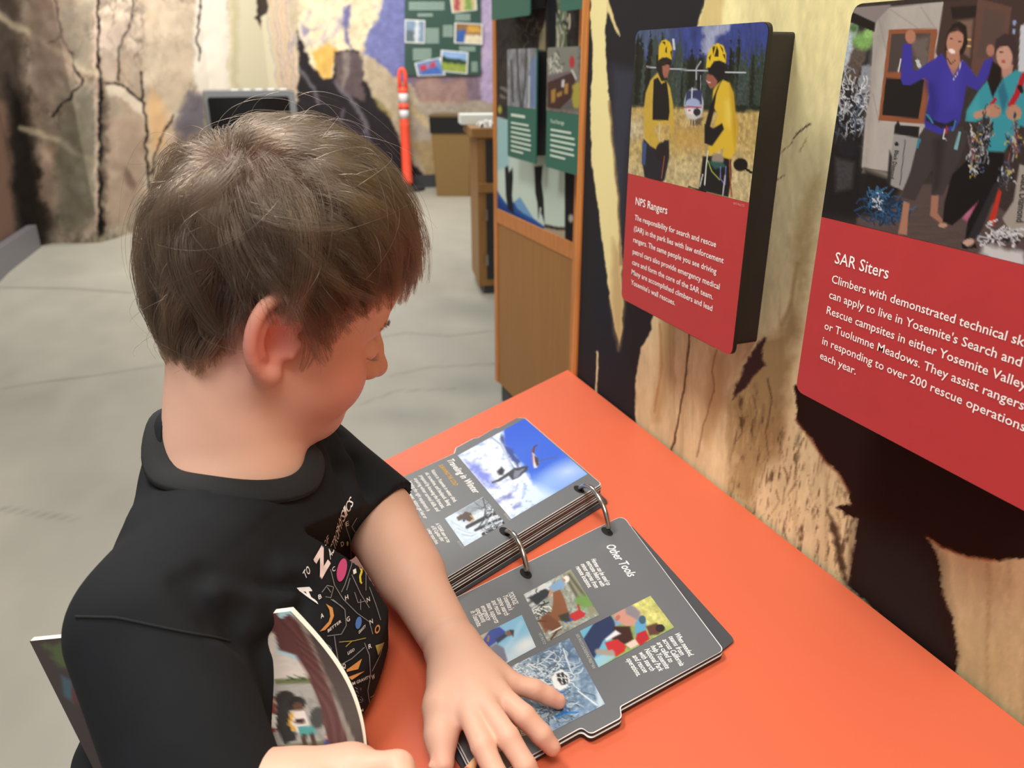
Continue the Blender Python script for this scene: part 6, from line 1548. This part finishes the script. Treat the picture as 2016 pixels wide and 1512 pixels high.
# ================================================================== booklet under the arm, pencil
def booklet():
    root = empty('booklet', dep(575, 1300, .5), 'illustrated paper booklet tucked under the boy\'s right arm', 'booklet')
    nu, nv = 150, 130
    TL, TR_, BL, BR = dep(58, 1262, .530), dep(572, 1203, .499), dep(300, 1745, .488), dep(750, 1640, .476)
    u, v = np.meshgrid(np.linspace(0, 1, nu), np.linspace(0, 1, nv)); u = u.ravel()[:, None]; v = v.ravel()[:, None]
    V = TL*(1-u)*(1-v)+TR_*u*(1-v)+BL*(1-u)*v+BR*u*v
    n = np.cross(TR_-TL, BL-TL); n /= np.linalg.norm(n)
    if n@(CAMP-TL) < 0: n = -n
    V = V+n*(.010*np.sin(np.pi*u)-.004*np.sin(2*np.pi*v)*u)
    # right edge curls: matches the bowed outline from (575,1205) to (695,1475)
    e = np.clip((u-.5)/.5, 0, 1)**2
    V = V+(RIGHT*.016*np.sin(np.pi*np.clip(v*1.15, 0, 1)))*e
    px, py = proj(V)
    p = Paint(px, py, '#4a3d38').crop(40, 750, 1.984)
    p.poly([(700, 880), (1080, 870), (1330, 1460), (1300, 2200), (600, 2200), (700, 1400)], '#8b8278', soft=3)
    p.poly([(780, 1040), (1080, 960), (1180, 1300), (860, 1300)], '#cfc4bd', soft=6); p.poly([(1000, 900), (1060, 900), (1110, 1100), (1000, 1060)], '#a9c6cf', soft=5)
    p.poly([(860, 1180), (1150, 1160), (1260, 1480), (860, 1480)], '#a6a29d', soft=8); p.grain(.05, 20, 6, seed=2)
    for k in range(9): p.line([(1090+k*12, 1210+k*8), (1130+k*8, 1290+k*16), (1150+k*6, 1360+k*12)], 3, '#7d7a77', soft=2, alpha=.7)
    p.poly([(990, 1165), (1160, 1158), (1170, 1180), (1000, 1185)], '#6c7148', soft=4)
    for k in range(6): p.poly([(1040+k*13, 1170), (1046+k*13, 1152-3*(k % 3)), (1052+k*13, 1170)], '#3d4a30', soft=2)
    # three hikers, drawn plainly
    p.poly([(880, 1440), (1230, 1400), (1260, 1520), (880, 1520)], '#6e6a50', soft=6)
    p.poly([(905, 1250), (990, 1230), (1010, 1360), (940, 1400), (905, 1350)], '#7c2f28', soft=3); p.ell((935, 1235), 34, 26, '#4a2a1e', soft=3); p.ell((965, 1248), 24, 22, '#c08a66', soft=3)
    p.poly([(950, 1290), (1020, 1310), (1010, 1360), (960, 1350)], '#d9d3cc', soft=3)
    p.ell((1035, 1240), 40, 30, '#2c2220', soft=3); p.poly([(1000, 1260), (1060, 1240), (1080, 1400), (1030, 1420), (1000, 1350)], '#2d2826', soft=3)
    p.ell((1080, 1260), 34, 28, '#1f1715', soft=3); p.ell((1085, 1275), 22, 20, '#5b3a2b', soft=3); p.poly([(1050, 1290), (1110, 1285), (1128, 1350), (1110, 1372), (1062, 1370)], '#e3d6cf', soft=3); p.line([(1062, 1300), (1052, 1340), (1070, 1362)], 14, '#d9a23c', soft=2); p.poly([(1072, 1320), (1110, 1320), (1110, 1338), (1072, 1338)], '#3a2620', soft=3)
    p.poly([(1085, 1350), (1148, 1346), (1154, 1384), (1092, 1388)], '#4f9a98', soft=3); p.line([(1108, 1388), (1112, 1440)], 20, '#4a3026', soft=3); p.line([(1140, 1384), (1150, 1440)], 18, '#4a3026', soft=3); p.ell((1160, 1315), 28, 42, '#3f3f3c', soft=4)
    p.poly([(1190, 1395), (1212, 1395), (1214, 1440), (1186, 1440)], '#3d3a7e', soft=3); p.ell((1198, 1392), 7, 6, '#d8a088', soft=2)
    # tree trunk sweeping down the right side
    p.poly([(960, 880), (1040, 900), (1090, 950), (1160, 1090), (1230, 1260), (1290, 1440), (1360, 1700), (1240, 1700), (1210, 1440), (1170, 1270), (1120, 1140), (1075, 1070), (1010, 1050), (1000, 1010), (990, 980), (870, 960)], '#5b3230', soft=4)
    for k in range(9): p.line([(1000+k*8, 910+k*4), (1075+k*8, 1010), (1150+k*7, 1180), (1215+k*7, 1400), (1260+k*8, 1640)], 4, ['#45211f', '#764744'][k % 2], soft=3, alpha=.6)
    p.poly([(1000, 890), (1062, 888), (1052, 908), (1018, 930), (1005, 915)], '#a9cfd6', soft=3)
    # left strip: dark trunk, green corner
    p.poly([(20, 1000), (160, 980), (420, 1500), (560, 2200), (300, 2200)], '#3c312f', soft=4); p.poly([(90, 1030), (200, 1010), (200, 1130), (150, 1110)], '#4a5730', soft=10, rag=8)
    p.poly([(160, 1150), (220, 1180), (210, 1260), (170, 1230)], '#3f5560', soft=8); p.poly([(200, 1180), (260, 1210), (270, 1290), (200, 1250)], '#55302c', soft=6)
    p.poly([(250, 1215), (290, 1250), (280, 1285), (262, 1250)], '#8fb9c4', soft=3); p.poly([(290, 1310), (320, 1300), (380, 1380), (370, 1395), (330, 1360), (310, 1350)], '#e8e2de', soft=2); p.poly([(395, 1480), (440, 1500), (470, 1560), (420, 1550)], '#cfc8c2', soft=4)
    front = mesh('front_cover', V, grid_faces(nu, nv), mat('booklet_print', rough=.45, attr='Col', gain=.85), root, smooth=True, col=p.out())
    B = V-n*.0045+V3(0, 0, .0025)
    fr = grid_faces(nu, nv)
    ids = np.arange(nu*nv).reshape(nv, nu); ring_ = np.concatenate([ids[0, :-1], ids[:-1, -1], ids[-1, :0:-1], ids[:0:-1, 0]])
    N = nu*nv; ed = np.stack([ring_, np.roll(ring_, -1), np.roll(ring_, -1)+N, ring_+N], 1)
    mesh('pages', np.concatenate([V-n*.0002, B]), np.concatenate([fr[:, ::-1]+N, ed]), mat('cream_page_edges', '#e6e0d2', rough=.7), root, smooth=False)
    return root
booklet()
def pencil():
    a, b = np.append(onz(946, 1478, LZ+.0052)[:2], LZ+.0052), np.append(onz(884, 1590, LZ+.0052)[:2], LZ+.0052)
    d = (b-a)/np.linalg.norm(b-a); root = empty('pencil', a, 'red pencil lying on the page under the boy\'s left hand', 'pencil')
    MB().tube([a+d*.018, a+d*.018+d*.10], .0038, 6).build('shaft', mat('red_pencil_paint', '#c8283c', rough=.35), root)
    MB().tube([a+d*.004, a+d*.018], [.0011, .0038], 12).build('sharpened_wood', mat('pencil_wood', '#d9a878', rough=.7), root, smooth=True)
    MB().tube([a, a+d*.004], [.0002, .0011], 10).build('lead', mat('red_lead', '#a8303a', rough=.5), root, smooth=True)
pencil()
